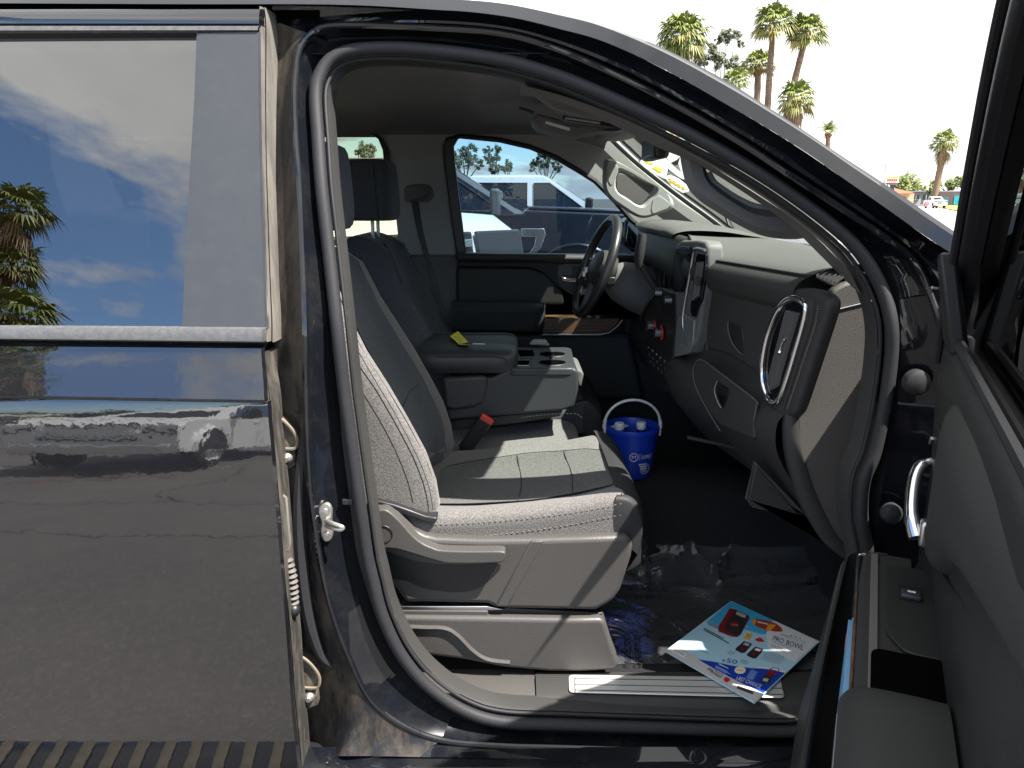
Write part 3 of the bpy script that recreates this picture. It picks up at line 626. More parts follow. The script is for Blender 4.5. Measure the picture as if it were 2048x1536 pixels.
# ---- seats
XF = [(0.80,-.200),(0.87,-.172),(.93,-.180),(1.01,-.205),(1.10,-.252),(1.19,-.300),(1.25,-.338),(1.30,-.366),(1.36,-.390),(1.42,-.415),(1.455,-.45)]
SEATBLK = mat('seat_black_vinyl', (.030, .030, .032), .6, spec=.35, bump=[(500, .3, .0008, 'V')])
def seat(name, yc, near, label):
    """a front seat: cushion, backrest, headrest and their seams; yc = its centre line"""
    S = empty(name, (-.1, yc, .5), TRUCK)
    if label: S['label'] = label
    W = .262
    # backrest: rounded horizontal sections stacked up the height
    rings = []; zs = [.80, .83, .87, .93, 1.0, 1.08, 1.16, 1.24, 1.31, 1.37, 1.41, 1.438, 1.452, 1.458]
    for i, z in enumerate(zs):
        f = lerp_tab(XF, z); w = W if z < 1.22 else W - .42*max(0, (z - 1.22))**1.2
        th = .20 - .06*(z - .8)/.65
        if z > 1.41: k = [0.8, .45, .12][zs.index(z) - 11]; 
        else: k = 1
        xb = f - th; xm = (f + xb)/2
        sec = []
        ctl = [(-1.0, .42), (-1.0, .72), (-.965, .93), (-.87, 1.0), (-.70, .90), (-.45, .70), (0, .64), (.45, .70), (.70, .90), (.87, 1.0), (.965, .93), (1.0, .72), (1.0, .42), (.99, .15), (.90, .0), (0, -.05), (-.90, .0), (-.99, .15)]
        for u, t in ctl:
            if t > .6: t = 1 - (1 - t)*(1.0 if z < 1.3 else .55)
            sec.append(Vector((xm + (xb + (f - xb)*t - xm)*k, yc + u*w*(.9 + .1*k), z)))
        rings.append(cr(sec, 3, True))
    B = MB().loft(rings, True, True); bk = B.build("backrest", FABRIC if near else FABRIC_SHADE, S, ang=60)
    # insert panel of the backrest, slightly proud with a seam round it
    ins = []
    for z in (.84, .92, 1.0, 1.1, 1.2, 1.3, 1.38, 1.43):
        f = lerp_tab(XF, z); row = []
        th = .20 - .06*(z - .8)/.65; xb = f - th; g = 1.0 if z < 1.3 else .55
        for u, t in ((-.68, .90), (-.45, .715), (-.2, .655), (0, .645), (.2, .655), (.45, .715), (.68, .90)):
            w = W if z < 1.22 else W - .42*max(0, (z - 1.22))**1.2
            t = 1 - (1 - t)*g
            row.append(Vector((xb + th*t + .0035, yc + u*w, z)))
        ins.append(row)
    MB().loft(patch(ins, 3, 3)).build("back_insert", FABRIC_SHADE, bk, ang=60)
    def front(u, z, d=.0035):
        f = lerp_tab(XF, z); th = .20 - .06*(z - .8)/.65; xb = f - th; g = 1.0 if z < 1.3 else .55
        w = W if z < 1.22 else W - .42*max(0, (z - 1.22))**1.2
        t = lerp_tab([(-1, .72), (-.965, .93), (-.87, 1.0), (-.70, .90), (-.45, .70), (0, .64), (.45, .70), (.70, .90), (.87, 1.0), (.965, .93), (1, .72)], u)
        if t > .6: t = 1 - (1 - t)*g
        return Vector((xb + th*t + d, yc + u*w, z))
    for u in (-.69, .69, .93, -.93):
        MB().tube(cr([front(u, z) for z in (.86, .95, 1.05, 1.15, 1.25, 1.35, 1.42)], 4), .0012, 5).build("back_seam", SEAM, bk)
    for z in (1.05, 1.235):
        MB().tube(cr([front(u, z + .03*abs(u), .004) for u in (-.66, -.4, -.15, .15, .4, .66)], 4), .0013, 5).build("cross_seam", SEAM, bk)
    if near:
        # stitched side panel
        for pts, m_ in (([(715,700),(745,752),(780,810),(812,868),(840,925),(858,975),(866,1020)], STITCH), ([(712,765),(735,800),(765,850),(793,905),(815,960),(826,1004)], STITCH)):
            pp = rs(cr([P(x, y, yc - W - .0005) for x, y in pts], 8), 60); m = MB()
            for a_, b_ in zip(pp[::2], pp[1::2]): m.tube([a_, a_.lerp(b_, .7)], .0008, 5)
            m.build("stitching", m_, bk)
            MB().tube(pp, .0010, 5).build("side_seam", SEAM, bk)
    # headrest
    hr = []
    for z, k in ((1.505, .55), (1.515, .80), (1.535, .95), (1.57, 1.0), (1.62, 1.0), (1.66, .98), (1.69, .90), (1.703, .72), (1.708, .4)):
        x0, x1 = -.57 - .02*(z - 1.6), -.405 - .05*(z - 1.6); xm = (x0 + x1)/2; hx = (x1 - x0)/2*(.6 + .4*k); hy = .135*(.72 + .28*k)
        hr.append(cr([Vector((xm + hx*a, yc + hy*b, z)) for a, b in ((1, 0), (.96, .6), (.75, .92), (.2, 1), (-.5, .98), (-.9, .8), (-1, .4), (-1, -.4), (-.9, -.8), (-.5, -.98), (.2, -1), (.75, -.92), (.96, -.6))], 3, True))
    h = MB().loft(hr, True, True).build("headrest", FABRIC_SHADE, S, ang=60)
    MB().tube(cr([Vector((-.455 - .05*(z - 1.6), yc - .1365*(.72 + .28*k), z)) for z, k in ((1.51, .7), (1.54, .95), (1.60, 1), (1.66, .98), (1.70, .75))], 4), .0015, 5).build("headrest_seam", SEAM, h)
    for dy in (-.055, .055): MB().tube([(-.485, yc + dy, 1.44), (-.485, yc + dy, 1.54)], .0065, 8).build("headrest_post", SATIN, h)
    # cushion: sections across the seat, stations from back to front
    st = [(-.30, .845, .80), (-.20, .850, .80), (-.08, .856, .80), (.05, .868, .80), (.15, .882, .802), (.22, .896, .80), (.258, .902, .80), (.268, .897, .80), (.274, .87, .80)]
    rg = []
    for x, zt, zb in st:
        e = max(0, (x - .24)/.08); sec = []
        for u, dz in ((-1.0, -.050), (-1.0, -.022), (-.965, -.004), (-.86, 0), (-.70, -.010), (-.5, -.024), (0, -.028), (.5, -.026), (.70, -.016), (.86, -.010), (.965, -.014), (1.0, -.03), (1.0, -.055)):
            d = dz*(1 - .5*min(e, 1)); sec.append(Vector((x, yc + u*(W + .008)*(1 - .03*e), max(zt + d, zb + .012))))
        sec = [Vector((x, yc - (W + .008), zb))] + sec + [Vector((x, yc + (W + .008), zb))]
        rg.append(cr(sec, 3, False))
    rg[0] = [p.copy() for p in rg[0]]
    body = MB().loft(rg); body.loft([rg[-1], [Vector((p.x - .05, p.y, .80)) for p in rg[-1]]])
    cu = body.build("cushion", FABRIC if near else FABRIC_SHADE, S, ang=55)
    # insert of the cushion
    def top(x, u, d=.004):
        zt = lerp_tab([(a, b) for a, b, c in st[:7]], x)
        dz = lerp_tab([(-.965, -.004), (-.86, 0), (-.70, -.010), (-.5, -.024), (0, -.028), (.5, -.026), (.70, -.016), (.86, -.010), (.965, -.014)], u)
        return Vector((x, yc + u*(W + .008), zt + dz + d))
    def ub(x): return lerp_tab([(-.2, .50), (-.1, .62), (.05, .68), (.2, .60), (.255, .50)], x)
    ii = []
    for x in (-.20, -.14, -.06, .02, .10, .17, .225, .258):
        b = ub(x); ii.append([top(x, b*t) for t in (-1, -.75, -.4, 0, .4, .75, 1)])
    MB().loft(patch(ii, 3, 3)).build("cushion_insert", FABRIC_IN if near else FABRIC_SHADE, cu, ang=60)
    for sgn in (-1, 1):
        MB().tube(cr([top(x, sgn*(ub(x) + .01), .0045) for x in (-.19, -.12, -.04, .05, .14, .21, .255)], 4), .0012, 5).build("insert_seam", SEAM, cu)
    for x in (.015, .150):
        MB().tube(cr([top(x + .012*(1 - abs(t)), ub(x)*t, .0052) for t in (-1, -.6, -.2, .2, .6, 1)], 4), .0012, 5).build("cross_seam", SEAM, cu)
    # dark front roll of the cushion
    fr = []
    for x, zt, zl in ((.256, .9035, .80), (.272, .9035, .79), (.290, .897, .775), (.308, .880, .76), (.319, .85, .745), (.322, .81, .735), (.314, .76, .725), (.29, .715, .71)):
        row = []; k = max(0, min(1, (x - .28)/.04)) if zt > .82 else 1
        for u, f in ((-1.0, 1.0), (-1.006, .5), (-1.004, .18), (-.965, .02), (-.7, 0), (0, .0), (.7, 0), (.965, .02), (1.004, .18), (1.006, .5), (1.0, 1.0)):
            z = zt + (zl - zt)*f - (.014*(1 - k) if abs(u) < .8 else 0)
            row.append(Vector((x - .014*abs(u)**6, yc + u*(W + .008)*(1 - .02*k), z)))
        fr.append(row)
    MB().loft(patch(fr, 3, 2)).build("cushion_front", SEATBLK, cu, ang=60)
    MB().tube(cr([top(.258, u, .005) for u in (-.96, -.6, 0, .6, .96)], 4), .0011, 5).build("front_seam", SEAM, cu)
    if near:
        for off, r_ in ((0, .0008), (-.028, .0008)):
            pp = rs(cr([Vector((x, yc - (W + .0095), lerp_tab([(a, b) for a, b, c in st[:7]], x) - .016 + off - (.012 if off else 0)*(1 - (x + .2)/.45))) for x in (-.18, -.08, .03, .13, .20, .258)], 6), 70)
            m = MB()
            for a_, b_ in zip(pp[::2], pp[1::2]): m.tube([a_, a_.lerp(b_, .7)], r_, 5)
            m.build("stitching", STITCH, cu)
    return S
seat("seat", 1.95, True, "front passenger seat in light grey cloth")
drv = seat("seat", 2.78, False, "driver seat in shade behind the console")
S1 = [o for o in TRUCK.children if o.name == "seat"][0]
# plastic side shields of the passenger seat
YS = 1.655
sc_pts = [(746,1026),(775,1016),(795,1028),(826,1061),(850,1072),(872,1077),(960,1080),(1066,1079),(1160,1076),(1249,1073),(1262,1077),(1266,1092),(1263,1114),(1242,1179),(1230,1198),(1215,1210),(1192,1222),(1017,1219),(990,1216),(975,1209),(811,1206),(792,1179),(774,1160),(757,1103)]
sd_ = slabY("side_shield", sc_pts, YS, 0.05, GRAIN, S1, bevel=0.012, bseg=4)
slabY("shield_pocket_shade", [(757,1103),(800,1112),(841,1125),(920,1131),(1001,1129),(975,1164),(944,1181),(900,1184),(845,1176),(814,1162),(785,1158),(776,1158)], YS - .0012, .003, BLACK, sd_, smooth_m=3, bevel=0)  # flat black patch; the recess's shade is put into its colour
slabY("shield_crease", [(1062,1082),(1088,1082),(1016,1214),(990,1214)], YS - .004, .008, GRAIN, sd_, bevel=.004)
lv = slabY("recline_lever", [(745,1028),(760,1020),(776,1022),(799,1042),(826,1072),(845,1087),(865,1096),(883,1101),(940,1103),(1000,1103),(1011,1108),(1008,1118),(998,1126),(914,1128),(879,1124),(795,1099),(756,1092)], YS - .035, .034, GRAIN, sd_, smooth_m=3, bevel=.009, bseg=4)
MB().lathe([(.0195, -.0005), (.0205, -.0022), (.0215, -.0005)], P(767, 1068, YS - .035), (0, 1, 0), 28).build("lever_cap_ring", BLACK, lv)
slabY("seat_rail", [(784,1209),(1012,1216),(1205,1226),(1202,1240),(975,1234),(786,1232)], YS + .012, .03, BLACK, S1, bevel=.003)
slabY("rail_guide", [(784,1208),(799,1211),(799,1232),(786,1232)], YS + .004, .03, GRAIN, S1, bevel=.004)
slabY("rail_edge", [(799,1213),(976,1213),(1010,1220),(976,1221),(799,1220)], YS + .004, .03, SATIN, S1, bevel=.002)
slabY("rail_cover", [(799,1221),(976,1222),(976,1234),(799,1233)], YS + .002, .03, GRAIN, S1, bevel=.003)
lw = slabY("lower_shield", [(780,1234),(975,1236),(1150,1239),(1200,1238),(1210,1243),(1214,1256),(1226,1295),(1239,1330),(1228,1342),(1160,1345),(1100,1345),(1005,1336),(929,1321),(849,1311),(814,1280)], YS - .01, .06, GRAIN, S1, bevel=.010, bseg=4)
rid = cr([P(x, y, YS - .010) for x, y in [(800,1252),(850,1254),(890,1256),(915,1270),(945,1300),(975,1318),(1020,1324)]], 5)
MB().tube(rid, .008, 8, flat=.6).build("shield_ridge", GRAIN, lw)
slabY("seat_hinge_cover", [(740,1000),(790,1010),(850,1032),(874,1036),(868,1048),(842,1042),(800,1028),(742,1016)], YS + .015, .04, mat("dark_seat_back_plastic", (0.02,0.02,0.022), .35), S1, smooth_m=2, bevel=.004)
# belt buckle between seat and console
bu = empty("belt_buckle", P(955, 880, 2.24), TRUCK)
q0 = P(928, 900, 2.235); q1 = P(972, 840, 2.225); ax = (q1 - q0).normalized(); sdv = Vector((ax.z, 0, -ax.x))
MB().obox(q0.lerp(q1, .5), sdv*.021, (0, .011, 0), ax*((q1 - q0).length/2)).build("buckle_body", BLACK, bu, bevel=.005, bseg=3)
MB().obox(q1 + ax*.004, sdv*.0205, (0, .0105, 0), ax*.009).build("release_button", REDP, bu, bevel=.003)
MB().obox(q0 - ax*.02, sdv*.013, (0, .007, 0), ax*.03).build("buckle_stalk", BLACK, bu, bevel=.003)
MB().tube(cr([P(x, y, 2.23) for x, y in [(900,905),(915,912),(930,914),(945,908)]], 3), .005, 6).build("anchor_cable", SATIN, bu)
# ---- centre console
CN = empty("center_console", (-.1, 2.4, .7), TRUCK)
YC = 2.285
base = [(892,775),(895,757),(985,755),(1010,742),(1020,738),(1150,736),(1158,745),(1157,780),(1148,815),(1125,822),(1030,830),(895,842)]
slabY("console_side", base, YC, .34, VINYL, CN, bevel=.018, bseg=4)
slabY("storage_bin_side", [(885,757),(965,752),(975,756),(976,770),(968,805),(950,815),(905,822),(890,815)], YC - .012, .03, VINYL, CN, bevel=.010, bseg=4)
# deck with cup holders
DZ = PZ(1100, 712, 0).z
dk0 = P(1020, 738, YC); dz = dk0.z
deck_y0, deck_y1 = YC - .004, YC + .335
xA, xB = P(1012, 738, YC).x, P(1152, 738, YC).x
deck = round_poly([(xA, deck_y0, dz), (xB, deck_y0, dz), (xB + .01, deck_y1, dz), (xA, deck_y1, dz)], .03, 4)
dck = MB().slab([Vector((p.x, p.y, dz - .022)) for p in deck], (0, 0, .026)).build("cupholder_deck", VINYL, CN, bevel=.006, bseg=3)
for (px, py) in ((1105, 712), (1105, 728)):
    c = PZ(px, 709 if py == 712 else 726, dz + .004)
    MB().lathe([(.0001, .0006), (.038, .0006), (.040, .0018), (.043, .0018), (.0445, .0002)], c, (0, 0, 1), 28).build("cup_holder_shade", RECESS_SHADE, dck)  # flat disc on the deck; the hole's shade is put into its colour
    MB().lathe([(.0405, .0004), (.0425, .003), (.0455, .0004)], c, (0, 0, 1), 28).build("cup_rim", VINYL, dck)
MB().obox(PZ(1105, 717, dz + .0045), (.012, 0, 0), (0, .03, 0), (0, 0, .0008)).build("cup_bridge", BLACK, dck)
MB().lathe([(.0001, .012), (.007, .011), (.010, .004), (.011, 0)], PZ(1105, 718, dz + .006), (0, 0, 1), 12).build("cup_divider", VINYL, dck)
MB().slab([PZ(x, y, dz + .0042) for x, y in [(1034,700),(1066,701),(1069,712),(1040,713)]], (0, 0, .001)).build("tray", RECESS_SHADE, dck)
MB().slab([PZ(x, y, dz + .0042) for x, y in [(1030,718),(1064,718),(1060,732),(1026,732)]], (0, 0, .001)).build("tray", RECESS_SHADE, dck)
MB().tube([PZ(x, y, dz + .006) for x, y in [(1031,720),(1062,720),(1058,731),(1027,731)]], .002, 6, True).build("tray_rim", SATIN, dck)
slabY("console_latch", [(1150,738),(1162,741),(1168,748),(1162,775),(1155,770)], YC + .05, .2, ASH_DK, CN, bevel=.006)
# armrest lid
lid = []
for x, k in ((840, .9), (860, 1), (900, 1), (960, 1), (1000, 1), (1018, .95), (1030, .82), (1036, .6)):
    row = []
    a = P(x, 740, YC); zb, zt = P(1000, 746, YC).z, P(1000, 700, YC).z; zm = (zb + zt)/2 + .008*(1 - k)
    for y, z in ((0, 0), (-.010, .25), (-.012, .55), (-.002, .85), (.03, 1.0), (.09, 1.05), (.10, .99), (.25, .99), (.26, 1.05), (.31, 1.0), (.34, .85), (.345, .4), (.335, 0)):
        zz = zb + (zt - zb)*z; row.append(Vector((a.x, YC + .166 + (y - .166)*(.55 + .45*k) , zm + (zz - zm)*k)))
    lid.append(row)
MB().loft(patch(lid, 2, 3), False, False).add([p for p in lid[-1]], [list(range(13))]).build("armrest_lid", VINYL, CN, ang=55)
MB().tube([P(x, y, YC - .013) for x, y in [(870,713),(930,713),(985,712),(1008,716),(1018,728)]], .0016, 5).build("lid_seam", SEAM, CN)
# middle seat cushion under the console
mc = []
for x, zt in ((-.36, .80), (-.2, .815), (-.05, .83), (.08, .845), (.16, .85), (.205, .835), (.222, .80), (.225, .74)):
    mc.append([Vector((x, y, z)) for y, z in ((2.235, .62), (2.225, zt - .07), (2.228, zt - .03), (2.245, zt - .006), (2.29, zt), (2.4, zt), (2.5, zt - .01), (2.51, .62))])
MB().loft(patch(mc, 3, 3)).build("middle_cushion", FABRIC, CN, ang=60)
pp = rs(cr([P(x, y, 2.222) for x, y in [(985,845),(1040,836),(1100,829),(1150,828),(1163,836)]], 6), 50); m = MB()
for a_, b_ in zip(pp[::2], pp[1::2]): m.tube([a_, b_], .0013, 5)
m.build("stitching", SEAM, CN)
slabY("console_gap", [(895,842),(1030,830),(1125,822),(1120,832),(1040,845),(895,860)], YC + .02, .3, BLACK, CN, bevel=0)
slabY("armrest_hinge", [(1058,690),(1066,681),(1092,681),(1100,692)], YC + .33, .03, ASH, CN, bevel=.005)
# ---- floor
FZ = .44
rows = []
for X in (-1.0, -.45, -.1, .25, .55, .75, .9, 1.05, 1.2):
    dzx = 0 if X < .95 else (X - .95)*1.2
    rows.append([Vector((X, y, z + dzx*k)) for y, z, k in ((1.60, .425, 0), (1.64, .435, 0), (1.67, .437, .5), (1.72, .436, 1), (1.9, .436, 1), (2.1, .44, 1), (2.2, .49, 1), (2.28, .63, .9), (2.34, .69, .8), (2.45, .70, .8), (2.52, .64, .9), (2.62, .50, 1), (3.1, .46, 1))])
MB().loft(patch(rows, 3, 3)).build("floor_carpet", CARPET, TRUCK, ang=60)
MB().slab([(1.12, 1.5, .4), (1.12, 3.2, .4), (1.12, 3.2, 1.4), (1.12, 1.5, 1.4)], (.03, 0, 0)).build("firewall", CARPET, TRUCK)
# sill plate area
sp_ = []
for X in (-.60, -.3, .055): sp_.append([Vector((X, y, z)) for y, z in ((1.552, .385), (1.546, .41), (1.556, .438), (1.58, .448), (1.64, .452), (1.68, .448), (1.72, .42))])
MB().loft(sp_).build("sill_trim", GRAIN, TRUCK, ang=60)
sp2 = []
for X in (.057, .3, .6, .80, .95): sp2.append([Vector((X, y, z)) for y, z in ((1.545, .378), (1.540, .412), (1.551, .442), (1.575, .453), (1.63, .458), (1.662, .452), (1.672, .42))])
sl = MB().loft(sp2).build("sill_cover", DASH, TRUCK, ang=60)
ZS = .4560
pl = round_poly([PZ(x, y, ZS) for x, y in [(1137,1351),(1560,1357),(1570,1397),(1138,1386)]], .012)
st_ = MB().slab(pl, (0, 0, .003)).build("scuff_plate", BRUSH, sl, bevel=.0015)
a0, a1, b0, b1 = PZ(1150,1354,ZS+.0032), PZ(1560,1360,ZS+.0032), PZ(1150,1384,ZS+.0032), PZ(1568,1394,ZS+.0032)
for f in (.10, .50, .86): MB().tube([a0.lerp(b0, f), a1.lerp(b1, f)], .0012, 6).build("plate_groove", BLACK, st_)
MB().tube([PZ(1150,1354,ZS+.0032), PZ(1150,1384,ZS+.0032)], .0012, 6).build("plate_groove", BLACK, st_)
# ================================================================== dashboard
DB = empty("dashboard", (.7, 2.4, 1.1), TRUCK)
def prof_at(y):
    """(x, z) section of the dash at depth y"""
    hood = max(0, min(1, (y - 2.12)/.20)); hood = hood*hood*(3 - 2*hood)
    sh = .225*(min(max(y, 1.60), 2.2) - 1.72)
    pr = [(.96, 1.40), (.84, 1.442 + .006*hood), (.72, 1.436 + .022*hood), (.655, 1.424 + .04*hood), (.625, 1.412 + .058*hood), (.606, 1.398 + .050*hood), (.600, 1.375 + .01*hood), (.612, 1.345),
            (.630, 1.325), (.634, 1.25), (.634, 1.16), (.628, 1.125), (.603, 1.105), (.588, 1.08), (.592, 1.02), (.63, .95), (.70, .86), (.78, .78), (.92, .74)]
    return [(x - sh*max(0, min(1, (.80 - x)/.12)), z) for x, z in pr]
def DF(px, py, off=0.0):
    n = Vector((.9756, .2195, 0)); return PP(px, py, Vector((.634, 1.72, 1.2)) - n*off, n)
def CS(px, py, off=0.0):
    n = Vector((.9913, .1318, 0)); return PP(px, py, Vector((.51, 2.15, 1.2)) - n*off, n)
NDF = Vector((.9756, .2195, 0)); NCS = Vector((.9913, .1318, 0))
def slabF(fn, nv, name, px, off, depth, mat_, parent, smooth_m=0, bevel=0.005, rnd=0, bseg=3):
    pts = [fn(x, y, off) for x, y in px]
    if rnd: pts = round_poly(pts, rnd)
    if smooth_m: pts = cr(pts, smooth_m, True)
    return MB().slab(pts, nv*depth).build(name, mat_, parent, bevel=bevel, bseg=bseg)
def sF(*a, **k): return slabF(DF, NDF, *a, **k)
def sC(*a, **k): return slabF(CS, NCS, *a, **k)
dr = []
for y in (1.668, 1.70, 1.75, 1.9, 2.0, 2.08, 2.15, 2.22, 2.3, 2.45, 2.6, 2.75, 2.9, 3.02, 3.09):
    dr.append(cr([Vector((x, y, z)) for x, z in prof_at(y)], 3))
MB().loft(dr).build("dash_shell", DASH, DB, ang=50)
# top pad (paler, with its seam)
tp = []
for y in (1.66, 1.7, 1.85, 2.0, 2.08, 2.15, 2.22, 2.3, 2.5, 2.7, 2.9, 3.06):
    p = prof_at(y); tp.append([Vector((x, y, z + .005)) for x, z in [p[0], p[1], p[2], p[3], (p[4][0] + .006, p[4][1] + .002)]])
MB().loft([cr(r, 3) for r in tp]).build("dash_top_pad", DASHTOP, DB, ang=50)
seam = [Vector((prof_at(y)[4][0] + .004, y, prof_at(y)[4][1] + .006)) for y in (1.66, 1.7, 1.85, 2.0, 2.08, 2.15, 2.22, 2.3)]
MB().tube(cr(seam, 4), .0028, 6).build("pad_seam", SEAM, DB)
# end of the dash facing the open door
ec_ = [(1650,622),(1642,640),(1620,710),(1602,780),(1592,830),(1594,880),(1602,930),(1618,985),(1640,1030),(1668,1072),(1705,1104),(1730,1112),(1736,1040),(1741,960),(1752,880),(1758,800),(1757,700),(1752,640),(1742,604),(1730,575),(1712,560),(1690,566),(1665,580)]
e_ = slabY("dash_end", ec_, 1.655, .03, ENDCAP, DB, bevel=.008, bseg=3)
MB().tube([P(x, y, 1.6535) for x, y in [(1652,622),(1690,612),(1748,598)]], .0016, 6).build("end_seam", SEAM, e_)
MB().tube([P(x, y, 1.6525) for x, y in [(1652,625),(1690,615),(1748,601)]], .0012, 6).build("end_seam_edge", ASH, e_)
# curled lower edge of the dash end
le = cr([P(x, y, 1.675) for x, y in [(1585,812),(1584,860),(1592,915),(1610,975),(1636,1030),(1668,1078),(1712,1112)]], 5)
MB().tube(le, [.020 + .006*math.sin(math.pi*i/(len(le)-1)) for i in range(len(le))], 10).build("lower_edge_roll", DASH, DB)
m = MB(); aa = [P(x, y, 1.6535) for x, y in [(1677,993),(1677,1008)]]
m.tube(aa, .0008, 4); m.tube([P(x, y, 1.6535) for x, y in [(1685,993),(1685,1008)]], .0008, 4); m.tube([P(x, y, 1.6535) for x, y in [(1677,1000),(1690,1000)]], .0008, 4); m.tube([P(x, y, 1.6535) for x, y in [(1673,992),(1692,992)]], .0008, 4)
m.tube([P(x, y, 1.6535) for x, y in [(1682,1012),(1695,1008),(1702,1003),(1703,994)]], .0009, 4)
m.build("airbag_symbol", ASH_DK, e_)
# upper glove box door and latch
gb = sF("glovebox_door", [(1419,585),(1430,570),(1446,568),(1548,607),(1556,620),(1540,700),(1536,756),(1500,735),(1465,712),(1440,702),(1415,698),(1413,650)], .006, .012, DASH, DB, rnd=.01, bevel=.004)
MB().tube(cr([DF(x, y, .007) for x, y in [(1414,700),(1412,660),(1415,610),(1424,580),(1436,570),(1452,571),(1500,588),(1548,608)]], 4), .0013, 6).build("glovebox_edge_highlight", ASH_DK, gb)  # pale line along the joint, an edge highlight put into the colour
lt = sF("glovebox_latch", [(1456,642),(1482,653),(1488,690),(1485,708),(1470,695),(1459,672)], .008, .006, BLACK, gb, rnd=.006, bevel=.002)
MB().tube(cr([DF(x, y, .010) for x, y in [(1457,643),(1456,655),(1459,672),(1468,692),(1484,709)]], 4), .0016, 6).build("latch_edge", ASH_DK, lt)
# lower glove box and latch
lg = sF("lower_glovebox", [(1387,745),(1391,725),(1402,720),(1425,735),(1508,798),(1512,812),(1506,850),(1510,880),(1440,850),(1412,815),(1390,770)], .050, .012, DASH, DB, rnd=.012, bevel=.005)
MB().tube(cr([DF(x, y, .052) for x, y in [(1440,862),(1412,815),(1392,775),(1386,745),(1392,724),(1404,720),(1430,738),(1508,798),(1513,812),(1508,840)]], 4), .0014, 6).build("glovebox_edge_highlight", ASH_DK, lg)  # same painted edge highlight round the lower door
l2 = sF("glovebox_latch", [(1434,763),(1458,779),(1452,800),(1446,818),(1437,800),(1430,780)], .053, .006, GLOSSBLK, lg, rnd=.006, bevel=.002)
MB().tube(cr([DF(x, y, .055) for x, y in [(1434,763),(1429,780),(1434,800),(1442,816)]], 4), .0014, 6).build("latch_edge", ASH, l2)
# passenger vent: padded bezel with stitching, chrome ring, slats, thumb tab
VO = .030
bz_out = [(1557,600),(1574,583),(1600,576),(1632,582),(1650,592),(1656,606),(1652,630),(1630,700),(1604,780),(1588,826),(1572,834),(1552,826),(1534,806),(1522,770),(1522,720),(1532,650)]
bz = sF("vent_bezel", bz_out, VO, .036, DASH, DB, smooth_m=3, bevel=.013, bseg=5)
ring_px = [(1562,612),(1578,598),(1594,597),(1608,606),(1612,620),(1606,650),(1590,705),(1575,755),(1560,796),(1548,805),(1536,796),(1527,770),(1525,730),(1533,680),(1547,640)]
rp = cr([DF(x, y, VO + .003) for x, y in ring_px], 5, True)
MB().tube(rp, .0075, 10, True).build("vent_ring", CHROME, bz)
MB().slab([p + Vector((.003, 0, 0)) for p in rp], (.004, 0, 0)).build("vent_well", GLOSSBLK, bz)
for i, t in enumerate((0, .2, .4, .6, .8, 1.0)):
    a = Vector((1578 + 20*t, 614 + 6*t, 0)); b = Vector((1537 + 20*t, 782 - 12*t + (6 if 0 < t < 1 else -10), 0))
    pa, pb = DF(a.x, a.y, VO + .003), DF(b.x, b.y, VO + .003)
    dirv = (pb - pa).normalized()
    MB().obox(pa.lerp(pb, .5), (.006, 0, 0), dirv.cross(Vector((1, 0, 0)))*.0011, dirv*((pb - pa).length*.46)).build("vent_slat", ASH_DK, bz)
tb = MB(); tb.tube(cr([DF(x, y, VO + .010) for x, y in [(1572,677),(1568,682),(1564,690),(1561,700),(1560,706)]], 3), [.005, .006, .0035, .003, .003, .003, .003, .003, .003, .003, .0045, .006, .005][:13], 8)
tb.build("vent_tab", CHROME, bz)
st1 = rs(cr([DF(x, y, VO + .0015) for x, y in [(1636,612),(1630,650),(1612,706),(1590,772),(1574,818)]], 6), 90); m = MB()
for a_, b_ in zip(st1[::2], st1[1::2]): m.tube([a_, a_.lerp(b_, .8)], .0016, 5)
m.build("vent_stitching", STITCH, bz)
MB().tube(cr([DF(x, y, VO + .001) for x, y in [(1604,583),(1622,590),(1629,604),(1622,650),(1604,706),(1583,772),(1568,818)]], 6), .0014, 5).build("bezel_seam", SEAM, bz)
# defroster grille on the top corner
dv = MB(); c0, c1, c2, c3 = [PZ(x, y, 1.4285) for x, y in [(1632,556),(1650,547),(1688,556),(1668,574)]]
dv.slab([c0, c1, c2, c3], (0, 0, .003)); dvv = dv.build("defrost_grille", BLACK, DB)
for t in (.0, .22, .42, .62, .82, 1.0):
    MB().obox((c0.lerp(c3, t) + c1.lerp(c2, t))/2 + Vector((0, 0, .005)), (c1 - c0)*.5, (c3 - c0).normalized()*.0016, (0, 0, .002)).build("grille_slat", DASH, dvv)
# ---- centre stack: silver framed screen, vent and controls
hous = [(1322,690),(1330,640),(1338,580),(1345,520),(1350,490),(1362,481),(1392,480),(1408,483),(1413,492),(1413,540),(1404,600),(1396,660),(1385,706),(1350,712),(1338,706)]
hs2 = sC("center_stack", hous, 0.0, .05, ASH_DK, DB, bevel=.010, bseg=3)
sC("screen_bezel", [(1338,576),(1346,520),(1351,497),(1366,491),(1380,494),(1384,505),(1376,560),(1366,585),(1350,584)], .004, .01, GLOSSBLK, hs2, rnd=.006, bevel=.002)
sC("screen", [(1347,573),(1354,512),(1358,502),(1376,507),(1378,516),(1370,560),(1362,580),(1352,579)], .0055, .002, mat("display_glass", (0.02, 0.025, 0.03), .12), hs2, bevel=0)
sC("stack_vent", [(1380,620),(1386,560),(1392,512),(1396,505),(1411,508),(1411,540),(1402,600),(1392,635),(1383,632)], .003, .008, GLOSSBLK, hs2, rnd=.005, bevel=.002)
for k in range(3):
    a = CS(1396 + 5*k, 524, .006); b = CS(1386 + 5*k, 600 - 4*k, .006)
    MB().tube([a, b], .0042, 6).build("vent_slat", ASH_DK, hs2)
MB().obox(CS(1396, 562, .010), (.006, 0, 0), (0, .014, 0), (0, 0, .012)).build("vent_tab", DASH, hs2, bevel=.003)
